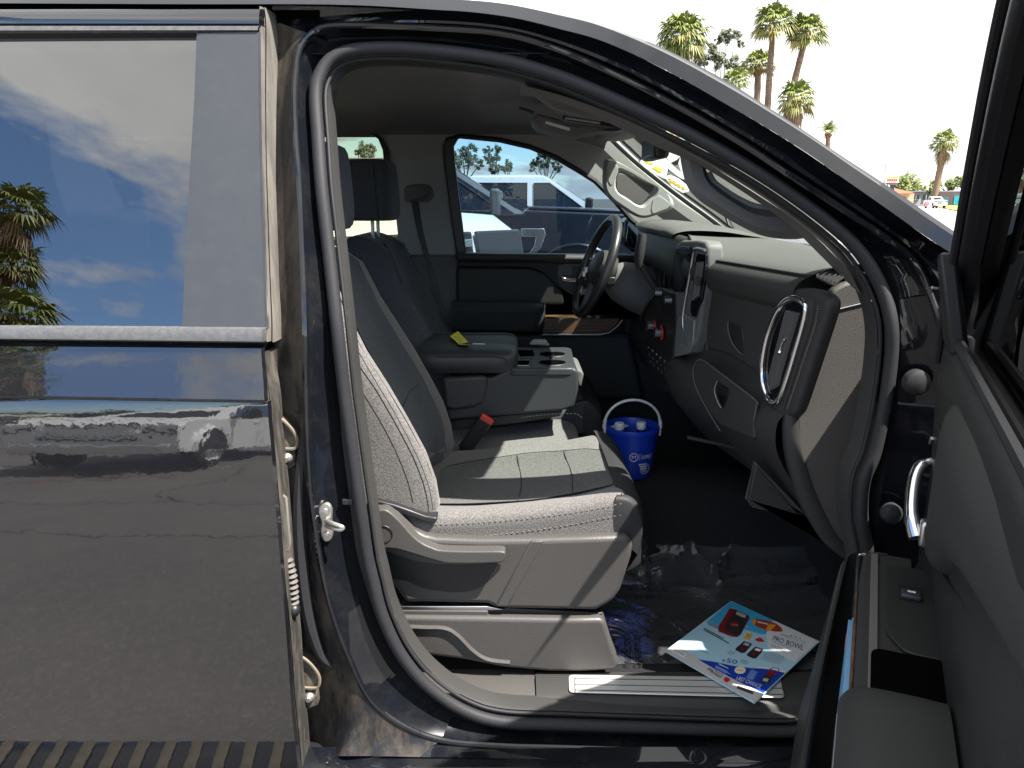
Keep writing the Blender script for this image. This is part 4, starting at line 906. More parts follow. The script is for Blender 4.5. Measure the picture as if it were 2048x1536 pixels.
MB().tube(cr([CS(x, y, .005) for x, y in [(1376,690),(1367,660),(1366,630),(1372,590),(1380,545),(1387,505),(1393,497),(1410,500)]], 4), .004, 8).build("silver_trim", SATIN, hs2)
sC("silver_panel", [(1354,640),(1366,624),(1374,632),(1388,640),(1385,690),(1380,706),(1348,714)], .006, .012, mat("silver_paint_trim", (.34,.35,.36), .35, metal=.6), hs2, rnd=.005, bevel=.003)
lowst = sC("control_panel", [(1286,620),(1296,600),(1320,575),(1350,585),(1352,640),(1346,712),(1338,748),(1330,788),(1310,782),(1292,750),(1288,690)], .004, .09, BLACK, DB, rnd=.02, bevel=.008)
for (x, y, r, c) in ((1310,652,.020,0), (1324,666,.022,1)):
    k = MB(); cc = CS(x, y, .004 + .002); k.lathe([(r*.7, -.026), (r*.82, -.024), (r*.9, 0)], cc, (1, 0, 0), 20, True); kn = k.build("climate_knob", DKCHROME, lowst)
    MB().lathe([(r*.86, -.006), (r*1.05, -.005), (r*1.05, 0)], cc, (1, 0, 0), 20).build("knob_ring", REDP, kn)
for (x, y) in ((1322,585), (1342,600)):
    MB().lathe([(.0001, -.022), (.013, -.021), (.016, 0)], CS(x, y, .004), (1, 0, 0), 18).build("audio_knob", DKCHROME, lowst)
for r in range(3):
    for k in range(5):
        MB().obox(CS(1296 + 8*k + 2*r, 695 + 7*k + 14*r, .004 + .002), (.003, 0, 0), (0, .006, 0), (0, 0, .005)).build("control_button", VINYL, lowst, bevel=.001)
for k in range(5):
    m = MB(); m.obox(CS(1297.5 + 8*k, 694 + 7*k, .004 + .0055), (.0006, 0, 0), (0, .0025, 0), (0, 0, .0012)); m.build("button_mark", WINK, lowst)
MB().tube(cr([CS(x, y, .004 + .004) for x, y in [(1302,600),(1288,622),(1282,640),(1292,652)]], 4), .004, 6).build("panel_trim", BLACK, lowst)
# instrument hood and cluster
ih = []
for y, k in ((2.42, 0), (2.46, .8), (2.55, 1), (2.78, 1), (3.0, .95), (3.06, .5)):
    ih.append(cr([Vector((x, y, z)) for x, z in ((.80, 1.46), (.66, 1.478 + .018*k), (.55 - .03*k, 1.482 + .018*k), (.50 - .03*k, 1.470 + .010*k), (.51, 1.452), (.60, 1.44))], 3))
MB().loft(ih).build("instrument_hood", DASHTOP, DB, ang=50)
MB().box((.505, 2.60, 1.20), (.56, 3.04, 1.455)).build("instrument_cluster", GLOSSBLK, DB, bevel=.01)
# ---- steering column, wheel, shift lever
SW = empty("steering_wheel", (.29, 2.78, 1.36), TRUCK)
wc = P(1192, 533, 2.78); wn = Vector((-.93, -.10, .34)).normalized(); wu = (Vector((0, 0, 1)) - wn*wn.z).normalized(); wv = wn.cross(wu)
rim = [wc + (wu*math.cos(t) + wv*math.sin(t))*.178 for t in [2*math.pi*k/48 for k in range(48)]]
MB().tube(rim, .0165, 12, True, flat=.9).build("wheel_rim", mat("leather_rim", (.022,.022,.024), .38, spec=.6), SW)
hub = []
for r, h in ((.002, .045), (.05, .043), (.075, .032), (.085, .012), (.07, -.03)):
    hub.append([wc + wn*(h - .03) + (wu*math.cos(t)*.8 + wv*math.sin(t))*r for t in [2*math.pi*k/20 for k in range(20)]])
MB().loft(hub, True).build("wheel_hub", DASH, SW)
for t in (math.pi/2, -math.pi/2, math.pi):
    d = wu*math.cos(t) + wv*math.sin(t); s2 = wn.cross(d)
    sp3 = MB().obox(wc + d*.12 - wn*.01, d*.06, s2*.020, wn*.008).build("wheel_spoke", ASH_DK if t == math.pi else DASH, SW, bevel=.005)
for (x, y) in ((1168, 548), (1172, 540)): MB().obox(P(x, y, 2.66), (.006, 0, 0), (0, .004, 0), (0, 0, .010)).build("wheel_button", SATIN, SW, bevel=.002)
SCo = empty("steering_column", (.45, 2.78, 1.25), TRUCK)
cc0 = wc - wn*.06; col = []
for d, a, b in ((0, .055, .05), (.03, .075, .07), (.10, .085, .085), (.18, .09, .09), (.20, .08, .08)):
    c = cc0 - wn*d + Vector((0, 0, -.02)); col.append(cr([c + wu*(b*q) + wv*(a*w) for q, w in ((1, 0), (.85, .7), (.2, 1), (-.6, .9), (-1, .3), (-1, -.3), (-.6, -.9), (.2, -1), (.85, -.7))], 3, True))
MB().loft(col, True, True).build("column_shroud", ASH_DK, SCo)
MB().obox(P(1222, 562, 2.68), (.015, 0, 0), (0, .004, 0), (0, 0, .014)).build("ignition_switch", BLACK, SCo, bevel=.006)
slabX("knee_bolster", [(1180,690),(1215,620),(1240,545),(1270,548),(1284,600),(1290,690),(1250,760)], .60, .1, ASH_DK, SCo, rnd=.03, bevel=.02)
# gear lever on the column
gl0 = [P(1313,577,2.50), P(1300,558,2.50), P(1290,543,2.50), P(1283,530,2.50)]
SL = empty("shift_lever", gl0[0], TRUCK)
MB().tube(cr(gl0, 4), .011, 10).build("lever_arm", DASH, SL)
kb = [P(1278,534,2.50), P(1277,520,2.50), P(1280,500,2.50), P(1284,478,2.50), P(1285,468,2.50)]
MB().tube(kb, [.012, .019, .021, .019, .016], 12, flat=.8).build("lever_knob", DASH, SL)
# pedals side: dark tunnel cover
slabX("tunnel_cover", [(1255,760),(1288,700),(1340,700),(1345,830),(1320,900),(1255,870)], .80, .2, CARPET, DB, bevel=.02)
# under-dash kick panel at the near side
slabY("kick_panel", [(1512,930),(1525,945),(1580,1010),(1630,1062),(1612,1036),(1500,1012),(1497,1000)], 1.72, .02, DASH, TRUCK, bevel=.004)
kp = [[Vector((x, y, z)) for x, z in ((.52, .44), (.56, .58), (.66, .70), (.80, .80))] for y in (1.60, 1.64)]
slabY("kick_trim", [(1497,1005),(1508,960),(1515,930),(1560,975),(1620,1040),(1640,1050),(1600,1036),(1540,1022),(1505,1015)], 1.74, .03, ASH_DK, TRUCK, bevel=.006)
MB().tube(cr([P(x, y, 1.95) for x, y in [(1376,875),(1410,882),(1440,888),(1480,897)]], 4), .010, 8, flat=.5).build("dash_lower_edge", DASH, DB)
# windshield
wa = [BS(x, y, 0.14 if x < 1100 else .055) for x, y in [(1030,60),(1200,98),(1324,150),(1448,216),(1531,264),(1614,316),(1697,374),(1800,446)]]
wb_ = [P(x, y, 3.13) for x, y in [(1120,248),(1205,262),(1240,292),(1275,325),(1320,362),(1370,400),(1420,436),(1490,490)]]
wm = [a.lerp(b, .5) + Vector((.07, 0, .02)) for a, b in zip(wa, wb_)]
ws = MB().loft(patch([wa, wm, wb_], 3, 8)).build("windshield", WIN_SHIELD, TRUCK)
def wsp(i, f): # point on the windshield
    a, b, mm_ = wa[i], wb_[i], wm[i]; return a*(1-f)*(1-2*f)*1.0 + mm_*4*f*(1-f) + b*f*(2*f-1)
# painted border strip of the windshield header and the far edge molding
MB().tube(cr([P(x, y, 3.10) for x, y in [(1200,262),(1215,272),(1240,296),(1275,328),(1320,364),(1370,402),(1420,438),(1462,470)]], 4), .008, 6).build("windshield_molding", BLACK, TRUCK)
hdr = []
for x0, x1, y in ((.30, .44, 1.70), (.31, .49, 2.0), (.31, .51, 2.36), (.31, .48, 2.7), (.30, .41, 3.05)): hdr.append([Vector((x0, y, 1.815)), Vector((x0 + .03, y, 1.795)), Vector((x1, y, 1.79)), Vector((x1 + .03, y, 1.82))])
MB().loft(patch(hdr, 3, 3)).build("windshield_header", ASH_DK, TRUCK)
# overhead: sun visors, console lip, lamp bar, mirror
slabY("sun_visor", [(1045,166),(1075,195),(1110,222),(1160,234),(1245,247),(1215,220),(1150,190),(1095,172)], 1.86, .03, ASH_DK, TRUCK, bevel=.006)
oc = slabY("overhead_console", [(1062,238),(1075,226),(1125,240),(1240,256),(1200,262),(1165,268),(1152,274),(1110,266),(1075,254)], 2.25, .16, ASH_DK, TRUCK, bevel=.008)
MB().slab([P(x, y, 2.247) for x, y in [(1092,242),(1140,256),(1139,262),(1090,247)]], (0, .002, 0)).build("visor_label", WHITEP, oc)
MB().tube(cr([P(x, y, 2.1) for x, y in [(1124,240),(1150,245),(1190,250),(1225,253),(1246,250)]], 4), .017, 12, flat=.75).build("lamp_bar", mat("smoked_lens", (.03,.03,.034), .12), oc)
MB().tube(cr([P(x, y, 2.08) for x, y in [(1130,236),(1160,240),(1200,246)]], 4), .003, 6).build("lamp_edge", SATIN, oc)
MB().tube(cr([P(x, y, 2.2) for x, y in [(1038,216),(1052,219),(1068,226)]], 3), .004, 6).build("visor_clip", BLACK, oc)
mr = MB().obox(P(1310, 297, 2.3), (.022, 0, 0), (0, .11, 0), (0, 0, .032)).build("rearview_mirror", BLACK, TRUCK, bevel=.012, bseg=3)
MB().obox(P(1329, 296, 2.32), (.012, 0, 0), (0, .02, 0), (0, 0, .012)).build("mirror_mount", GLOSSBLK, mr, bevel=.003)
MB().tube([P(1326, 290, 2.32), P(1340, 300, 2.34)], .008, 8).build("mirror_stem", SATIN, mr)
# grab handle on the far front pillar with its two end caps
GY2 = 3.03
g_o = cr([P(x, y, GY2) for x, y in [(1212,318),(1232,322),(1262,338),(1300,362),(1335,388),(1347,404),(1344,418),(1318,428),(1290,436),(1272,432),(1246,416),(1222,398),(1208,376),(1207,340)]], 4, True)
g_i = cr([P(x, y, GY2) for x, y in [(1240,342),(1258,346),(1288,362),(1310,372),(1306,382),(1296,396),(1284,410),(1272,408),(1254,396),(1236,384),(1232,368)]], 4, True)
g_o, g_i = rs(g_o, 60, True), rs(g_i, 60, True)
j0 = min(range(60), key=lambda j: (g_i[j]-g_o[0]).length); g_i = g_i[j0:] + g_i[:j0]
V = lambda L_, f, d: [a.lerp(b, f) + Vector((0, d, 0)) for a, b in zip(*L_)]
PR = (g_o, g_i)
fg = MB().loft([cl(V(PR, 0, .03)), cl(V(PR, 0, 0)), cl(V(PR, .2, -.02)), cl(V(PR, .8, -.02)), cl(V(PR, 1, 0)), cl(V(PR, 1, .03))]).build("far_grab_handle", ASH, TRUCK)
for q in ([(1222,328),(1234,330),(1237,342),(1228,366),(1222,372),(1216,362),(1216,340)], [(1306,398),(1318,390),(1340,406),(1338,416),(1306,428),(1302,420)]):
    MB().slab(round_poly([P(x, y, GY2 - .022) for x, y in q], .008), (0, .004, 0)).build("handle_cap", ASH, fg, bevel=.0015)
slabY("handle_backing", [(1232,345),(1262,350),(1312,372),(1305,390),(1284,414),(1250,398),(1232,380)], YF - .012, .02, ASH_DK, fg, bevel=.004)
# far door mirror seen past the shift lever
fm = MB().slab(round_poly([P(x, y, 3.42) for x, y in [(1250,437),(1290,436),(1300,500),(1270,508),(1246,490)]], .02), (0, .16, 0)).build("door_mirror", GLOSSBLK, TRUCK, bevel=.02)
MB().slab(round_poly([P(x, y, 3.415) for x, y in [(1257,441),(1288,440),(1287,500),(1262,497),(1252,484)]], .015), (0, .003, 0)).build("mirror_glass", mat("mirror_silver", (.9,.91,.92), .02, metal=1.0), fm, bevel=.001)
# stickers inside the windshield
for pts, m_ in (([(1288,330),(1302,322),(1330,330),(1352,352),(1330,362),(1302,348)], WHITEP), ([(1330,352),(1348,350),(1378,376),(1372,385),(1352,380)], WHITEP)):
    pass
stk_pl = (P(1330, 350, 2.75), Vector((-.62, -.05, .6)))
wsn = (wsp(4, .6) - wsp(3, .6)).cross(wsp(3, .7) - wsp(3, .5)).normalized(); wso = wsp(3, .62).lerp(wsp(4, .62), .5)
def on_ws(x, y, d=0.0):
    return P(x, y, 2.84 + .0016*(x - 1330) - d)
def sticker(name, outline, bars):
    s = MB().slab([on_ws(x, y, .006) for x, y in outline], wsn*(.001)).build(name, mat("sticker_paper", (.78,.78,.74), .6), TRUCK)
    for k, q in enumerate(bars):
        MB().slab([on_ws(x, y, .0085) for x, y in q], wsn*.0006).build("sticker_print", mat("sticker_orange", (.72,.36,.03), .6) if name == "price_sticker" else mat("sticker_yellow", (.80,.58,.05), .6), s)
sticker("year_sticker", [(1276,322),(1292,318),(1304,314),(1322,322),(1336,332),(1334,346),(1330,358),(1318,352),(1302,344),(1288,334)],
        [[(1290,322),(1304,326),(1306,330),(1293,327)], [(1304,336),(1312,332),(1326,341),(1320,346)]])
sticker("price_sticker", [(1328,354),(1340,350),(1358,358),(1380,376),(1377,383),(1366,386),(1345,374)],
        [[(1336+9*k,356+5.5*k),(1342+9*k,358+5.5*k),(1346+8*k,367+4.5*k),(1340+8*k,365+4.5*k)] for k in range(4)])
# ================================================================== open front passenger door
DO = Vector((.806, 1.40, 0)); ang_ = R(65); da = Vector((-math.cos(ang_), -math.sin(ang_), 0)); dn = Vector((-math.sin(ang_), math.cos(ang_), 0))
def DP(s, z, d=0.0): return DO + da*s + dn*d + Vector((0, 0, z))
FD = empty("front_door", DP(0, .4), TRUCK)
# outer shell with thickness, belt down
def door_section(z):
    k = lerp_tab([(.30, .02), (.5, .06), (.9, .085), (1.25, .05), (1.34, .02)], z); return k
sh_ = []
for z in (.32, .45, .7, 1.0, 1.2, 1.345):
    k = door_section(z); s1 = 1.06 - .05*abs(z - .9)
    sh_.append([DP(.03, z, .0), DP(0.0, z, -.02), DP(.02, z, -.05 - k), DP(.5, z, -.06 - k), DP(s1 - .03, z, -.05 - k), DP(s1, z, -.03), DP(s1 - .02, z, .0)])
MB().loft([cr(r, 3) for r in sh_]).build("door_shell", PAINT, FD, ang=60)
# inner trim: sheet over (along, height) with its relief
rows = []
tab = [(1.345, -.03), (1.335, .004), (1.30, .012), (1.22, .012), (1.14, .008), (1.07, .002), (1.00, -.004), (.95, -.006), (.91, -.004), (.87, .04), (.84, .07), (.78, .075), (.70, .075), (.60, .075), (.50, .07), (.43, .06), (.37, .0)]
for z, d in tab:
    row = []
    for s in (.015, .03, .07, .15, .25, .35, .5, .65, .8, .95, 1.03):
        e = min(1, max(0, (s - .012)/.05)); low_ = 1 if z > .89 else min(1, max(.12, (s - .005)/.10))
        row.append(DP(s, z, d*e*low_ - (.01 if s > 1 else 0)))
    rows.append(row)
MB().loft(patch(rows, 3, 3)).build("inner_trim", DOORTRIM, FD, ang=60)
# belt line rubber and chrome
MB().tube([DP(.10, 1.35, .0), DP(.5, 1.352, .0), DP(1.03, 1.352, .0)], .009, 8).build("belt_rubber", BLACK, FD)
MB().tube([DP(.22, 1.352, -.035), DP(.6, 1.352, -.035), DP(1.03, 1.352, -.035)], .007, 8).build("belt_chrome", SATIN, FD)
# window frame
fr_ = [(0.02, 1.30), (.05, 1.36), (.115, 1.42), (.19, 1.50), (.31, 1.62), (.45, 1.74), (.58, 1.82), (.72, 1.865), (.88, 1.88), (1.0, 1.87), (1.03, 1.80), (1.035, 1.5), (1.03, 1.34)]
def tilt(z): return -.012 + .05*max(0, z - 1.34)
m = MB(); rr_ = []
pth = cr([DP(s, z, tilt(z)) for s, z in fr_], 5)
m.tube(pth, .024, 8, flat=.8); m.build("window_frame", BLACK, FD)
MB().tube([p + da*.012 - Vector((0, 0, .012)) + dn*.028 for p in pth], .007, 8).build("frame_seal", RUBBER, FD)
MB().slab([DP(.03, 1.33, .012), DP(.20, 1.33, .012), DP(.20, 1.50, .05), DP(.115, 1.42, .03)], -dn*.03).build("sail_panel", BLACK, FD, bevel=.008)
MB().slab([DP(s, z, tilt(z) - .01) for s, z in [(.20, 1.34), (1.0, 1.34), (1.0, 1.85), (.7, 1.85), (.45, 1.73), (.20, 1.50)]], -dn*.004).build("door_glass", glass("door_glass_tint", (.05,.065,.065), 1.45), FD, smooth=False)
# armrest with wood strip, chrome strip, window switch
am = []
for s, w in ((.095, .085), (.105, .10), (.2, .105), (.35, .105), (.5, .105), (.62, .105)):
    zt = .925; am.append([DP(s, .86, .03), DP(s, .865, w - .006), DP(s, .88, w), DP(s, zt - .008, w), DP(s, zt, w - .008), DP(s, zt, w - .025), DP(s, zt - .003, w - .028), DP(s, zt - .003, .02)])
AR = MB().loft(am).add(am[0], [list(range(8))]).build("armrest", DOORSOFT, FD, ang=40)
MB().slab([DP(.112, .876, .1055), DP(.62, .876, .1055), DP(.62, .906, .1055), DP(.112, .906, .1055)], dn*.004).build("wood_strip", WOOD_D, AR, bevel=.0015)
MB().tube(cr([DP(.10, .917, .097), DP(.103, .916, .106), DP(.115, .913, .1095), DP(.2, .905, .1095), DP(.32, .895, .1095)], 4), .0032, 8).build("chrome_strip", CHROME, AR)
MB().slab([DP(.11, .926, .076), DP(.62, .926, .076), DP(.62, .926, .088), DP(.11, .926, .088)], (0, 0, .002)).build("armrest_rail", ASH_DK, AR, bevel=.0008)
sw = MB().slab(round_poly([DP(.15, .9255, .065), DP(.40, .9255, .065), DP(.45, .9255, .04), DP(.45, .9255, -.02), DP(.15, .9255, -.02)], .015), (0, 0, .004)).build("switch_panel", DOORTRIM, AR, bevel=.003)
MB().slab([DP(.232, .930, .044), DP(.285, .930, .044), DP(.285, .930, .008), DP(.232, .930, .008)], (0, 0, .001)).build("switch_well", BLACK, sw)
MB().obox(DP(.268, .934, .026), da*.014, dn*.016, (0, 0, .005)).build("window_switch", VINYL, sw, bevel=.004)
MB().obox(DP(.268, .9395, .026), da*.002, dn*.006, (0, 0, .0006)).build("switch_mark", WINK, sw)
# flat plate behind the switch, coloured with the cup's shade; raised padded elbow rest
MB().slab(round_poly([DP(.46, .93, .085), DP(.64, .93, .085), DP(.64, .93, -.03), DP(.46, .93, -.03)], .02), (0, 0, .0015)).build("pull_cup_shade", RECESS_SHADE, AR, bevel=0)
el = []
for s, k in ((.60, .3), (.62, .75), (.66, 1), (.75, 1.05), (.9, 1.05), (1.0, .9)):
    el.append([DP(s, .86, .105), DP(s, .90 + .02*k, .122), DP(s, .925 + .025*k, .118), DP(s, .935 + .035*k, .098), DP(s, .938 + .037*k, .05), DP(s, .938 + .037*k, .0)])
MB().loft(patch(el, 3, 3)).build("elbow_pad", DOORSOFT, FD, ang=60)
MB().tube(cr([DP(s, .895 + .02*k, .1225) for s, k in ((.61, .5), (.66, 1), (.8, 1.05), (1.0, .9))], 3), .0012, 5).build("pad_seam", STITCH, FD)
# map pocket below: a thin outer wall leaning away from the door
def wall(s, z): return .142 + .045*max(0, min(1, (.86 - z)/.35))
pk = []
for s, zt, zb in ((.055, .885, .56), (.075, .885, .50), (.10, .86, .44), (.14, .80, .40), (.20, .735, .385), (.30, .675, .38), (.45, .655, .38), (.7, .655, .38), (1.0, .67, .38)):
    e0 = min(1, (s - .03)/.05)
    pk.append([DP(s, zb + (zt - zb)*t, .05 + (wall(s, zb + (zt - zb)*t) - .05)*e0*(.45 + .55*min(1, t*4))) for t in (0, .12, .25, .5, .75, .95, 1)] + [DP(s, zt + .004, wall(s, zt)*e0 + .05*(1-e0) - .004), DP(s, zt - .004, (wall(s, zt) - .012)*e0 + .04*(1-e0)), DP(s, zb + .3*(zt - zb), (wall(s, zb) - .03)*e0 + .03*(1-e0))])
MB().loft(patch(pk, 3, 3)).build("map_pocket", DOORTRIM, FD, ang=60)
MB().tube(cr([DP(s, z + .004, wall(s, z) - .006) for s, z in ((.10, .86), (.14, .80), (.20, .735), (.30, .675), (.45, .655), (.7, .655))], 4), .004, 6).build("pocket_rim", DOORSOFT, FD)
# upper trim pad with the release handle
up = []
for s, z0, z1, d in ((.30, 1.12, 1.26, .010), (.33, 1.05, 1.29, .020), (.40, 1.04, 1.305, .030), (.50, 1.08, 1.31, .034), (.62, 1.14, 1.315, .035), (.8, 1.19, 1.315, .030), (1.03, 1.22, 1.31, .012)):
    up.append([DP(s, z1, .0), DP(s, z1 - .03, d*.85), DP(s, (z0 + z1)/2, d), DP(s, z0 + .03, d*.9), DP(s, z0, -.005)])
MB().loft(patch(up, 3, 3)).build("upper_pad", DOORSOFT, FD, ang=60)
MB().tube(cr([DP(s, z, .004) for s, z in ((.24, 1.005), (.32, 1.03), (.42, 1.055), (.52, 1.08), (.64, 1.12), (.8, 1.16))], 4), .004, 6).build("trim_seam", BLACK, FD)
hb = MB().slab(round_poly([DP(.13, 1.20, .010), DP(.24, 1.22, .010), DP(.30, 1.12, .008), DP(.27, 1.02, .002), DP(.16, 1.04, .002)], .03), dn*.006).build("handle_bezel", BLACK, FD, bevel=.002)
MB().tube(cr([DP(.150, 1.135, .012), DP(.160, 1.125, .030), DP(.185, 1.10, .038), (DP(.225, 1.06, .038)), DP(.252, 1.03, .028)], 5), [.009]*4 + [.012]*12 + [.014]*5, 12, flat=.8).build("pull_handle", CHROME, hb)
MB().obox(DP(.262, 1.045, .012), da*.014, dn*.014, (0, 0, .022)).build("handle_base", SATIN, hb, bevel=.005)
lk = MB(); lk.tube([DP(.145, 1.165, .018), DP(.165, 1.18, .018)], .003, 6); lk.build("lock_icon", SATIN, hb)
# outside mirror on the door
mb_ = MB(); cm = DP(.18, 1.44, -.17)
rg_ = []
for t, k in ((-.10, .6), (-.085, .9), (-.03, 1), (.03, 1), (.06, .85), (.075, .4)):
    rg_.append([cm + da*t*.9 + dn*(.125*k*a) + Vector((0, 0, .14*k*b)) for a, b in ((1, -.6), (1, .6), (.8, .95), (-.8, .95), (-1, .6), (-1, -.6), (-.8, -.95), (.8, -.95))])
mb_.loft(rg_, True, True); mir = mb_.build("door_mirror", GLOSSBLK, FD, bevel=.01)
MB().tube([DP(.12, 1.36, -.04), DP(.15, 1.37, -.09), cm - Vector((0, 0, .06))], .03, 8, flat=.6).build("mirror_arm", BLACK, mir)
MB().slab([cm + da*.071 + dn*(.09*a) + Vector((0, 0, .11*b)) for a, b in ((1, -.9), (1, .9), (-1, .9), (-1, -.9))], da*.002).build("mirror_glass", MATS["mirror_silver"], mir)
# ================================================================== the parking lot and beyond
asph = mat("asphalt", (0.078, 0.073, 0.071), 0.88, bump=[(70, .4, .01, 'N')], var=(0.35, (0.105, 0.096, 0.092), .42, .6), dust=(55, (0.17, 0.155, 0.145), .50, .72, .9))
g_ = MB().slab([(-1500, -1500, GZ - .2), (1500, -1500, GZ - .2), (1500, 1500, GZ - .2), (-1500, 1500, GZ - .2)], (0, 0, .2)).build("ground", asph); tag(g_, kind='structure')
conc = mat("pale_concrete", (0.52, 0.43, 0.37), 0.9, var=(.3, (0.44, 0.37, 0.32), .4, .6), bump=[(20, .2, .01, 'N')])
rd_ = MB().slab([(14, 16, GZ + .004), (60, 16, GZ + .004), (150, 70, GZ + .004), (150, 172, GZ + .004), (60, 172, GZ + .004), (30, 90, GZ + .004)], (0, 0, .004)).build("road", conc); tag(rd_, kind='structure')
def G(px, py, h=0.0): return PZ(px, py, GZ + h)
lawn_m = mat("yellow_green_grass", (0.20, 0.22, 0.035), 0.95, var=(.8, (0.28, 0.26, 0.06), .4, .6), bump=[(8, .6, .05, 'N')])  # yellow-green is the grass's own colour
lw_pts = [G(1858, 412), G(1990, 411), G(2030, 430), G(1952, 429), G(1925, 425), G(1890, 418)]
l_ = MB().slab([Vector((p.x, p.y, GZ + .02)) for p in lw_pts], (0, 0, .10)).build("lawn", lawn_m); tag(l_, kind='structure')
kb_ = MB()
for a, b in zip(lw_pts[2:], lw_pts[3:] + [lw_pts[0]]):
    d = (b - a).normalized(); n = Vector((d.y, -d.x, 0)); kb_.slab([a - d*.02, b + d*.02, b + d*.02 + n*.2, a - d*.02 + n*.2], (0, 0, .14))
tag(kb_.build("kerb", mat("kerb_stone", (.25, .19, .13), .9)), kind='structure')
# lot markings behind the camera side
mk_ = mat("faded_line_paint", (0.42, 0.36, 0.26), .85, var=(3, (.16, .14, .12), .45, .6))
for k, (x0, y0, x1, y1) in enumerate(((-9.5, -7.2, -3.5, -6.6), (-3.0, -13, -2.9, -7.5), (-12, -13, -11.9, -7.5))):
    d = Vector((x1 - x0, y1 - y0, 0)).normalized(); n = Vector((-d.y, d.x, 0))*.05; a, b = Vector((x0, y0, GZ + .004)), Vector((x1, y1, GZ + .004))
    tag(MB().slab([a - n, b - n, b + n, a + n], (0, 0, .004)).build("road_marking", mk_), kind='structure')
crk = mat("asphalt_crack", (.018, .017, .016), .95); rngc = random.Random(9)
for pts in ([(-7, -3.6), (-4.5, -3.2), (-2.4, -3.3), (-.6, -2.9), (1.2, -3.1)], [(-3.4, -7), (-3.0, -5.2), (-3.2, -4.0), (-2.7, -3.3)], [(-6, -1.6), (-3.6, -1.9), (-1.4, -1.7), (.8, -2.0)]):
    c_ = cr([Vector((x, y, GZ + .003)) for x, y in pts], 12); c_ = [p + Vector((rngc.uniform(-.02, .02), rngc.uniform(-.03, .03), 0)) for p in c_]; nn = []
    for i, p in enumerate(c_):
        d = (c_[min(i+1, len(c_)-1)] - c_[max(i-1, 0)]).normalized(); nn.append(Vector((-d.y, d.x, 0))*rngc.uniform(.004, .013))
    tag(MB().loft([[p - n for p, n in zip(c_, nn)], [p + n for p, n in zip(c_, nn)]]).build("road_crack", crk), kind='structure')
redl = mat("faded_red_paint", (.17, .055, .045), .9, var=(5, (.10, .085, .08), .4, .62))
for x0, y0, x1, y1, w in ((-7.5, -3.4, -3.6, -5.6, .09), (-7.5, -2.6, -5.2, -3.0, .16)):
    d = Vector((x1 - x0, y1 - y0, 0)).normalized(); n = Vector((-d.y, d.x, 0))*w; a, b = Vector((x0, y0, GZ + .004)), Vector((x1, y1, GZ + .004))
    tag(MB().slab([a - n, b - n*.4, b + n*.4, a + n], (0, 0, .003)).build("road_marking", redl), kind='structure')
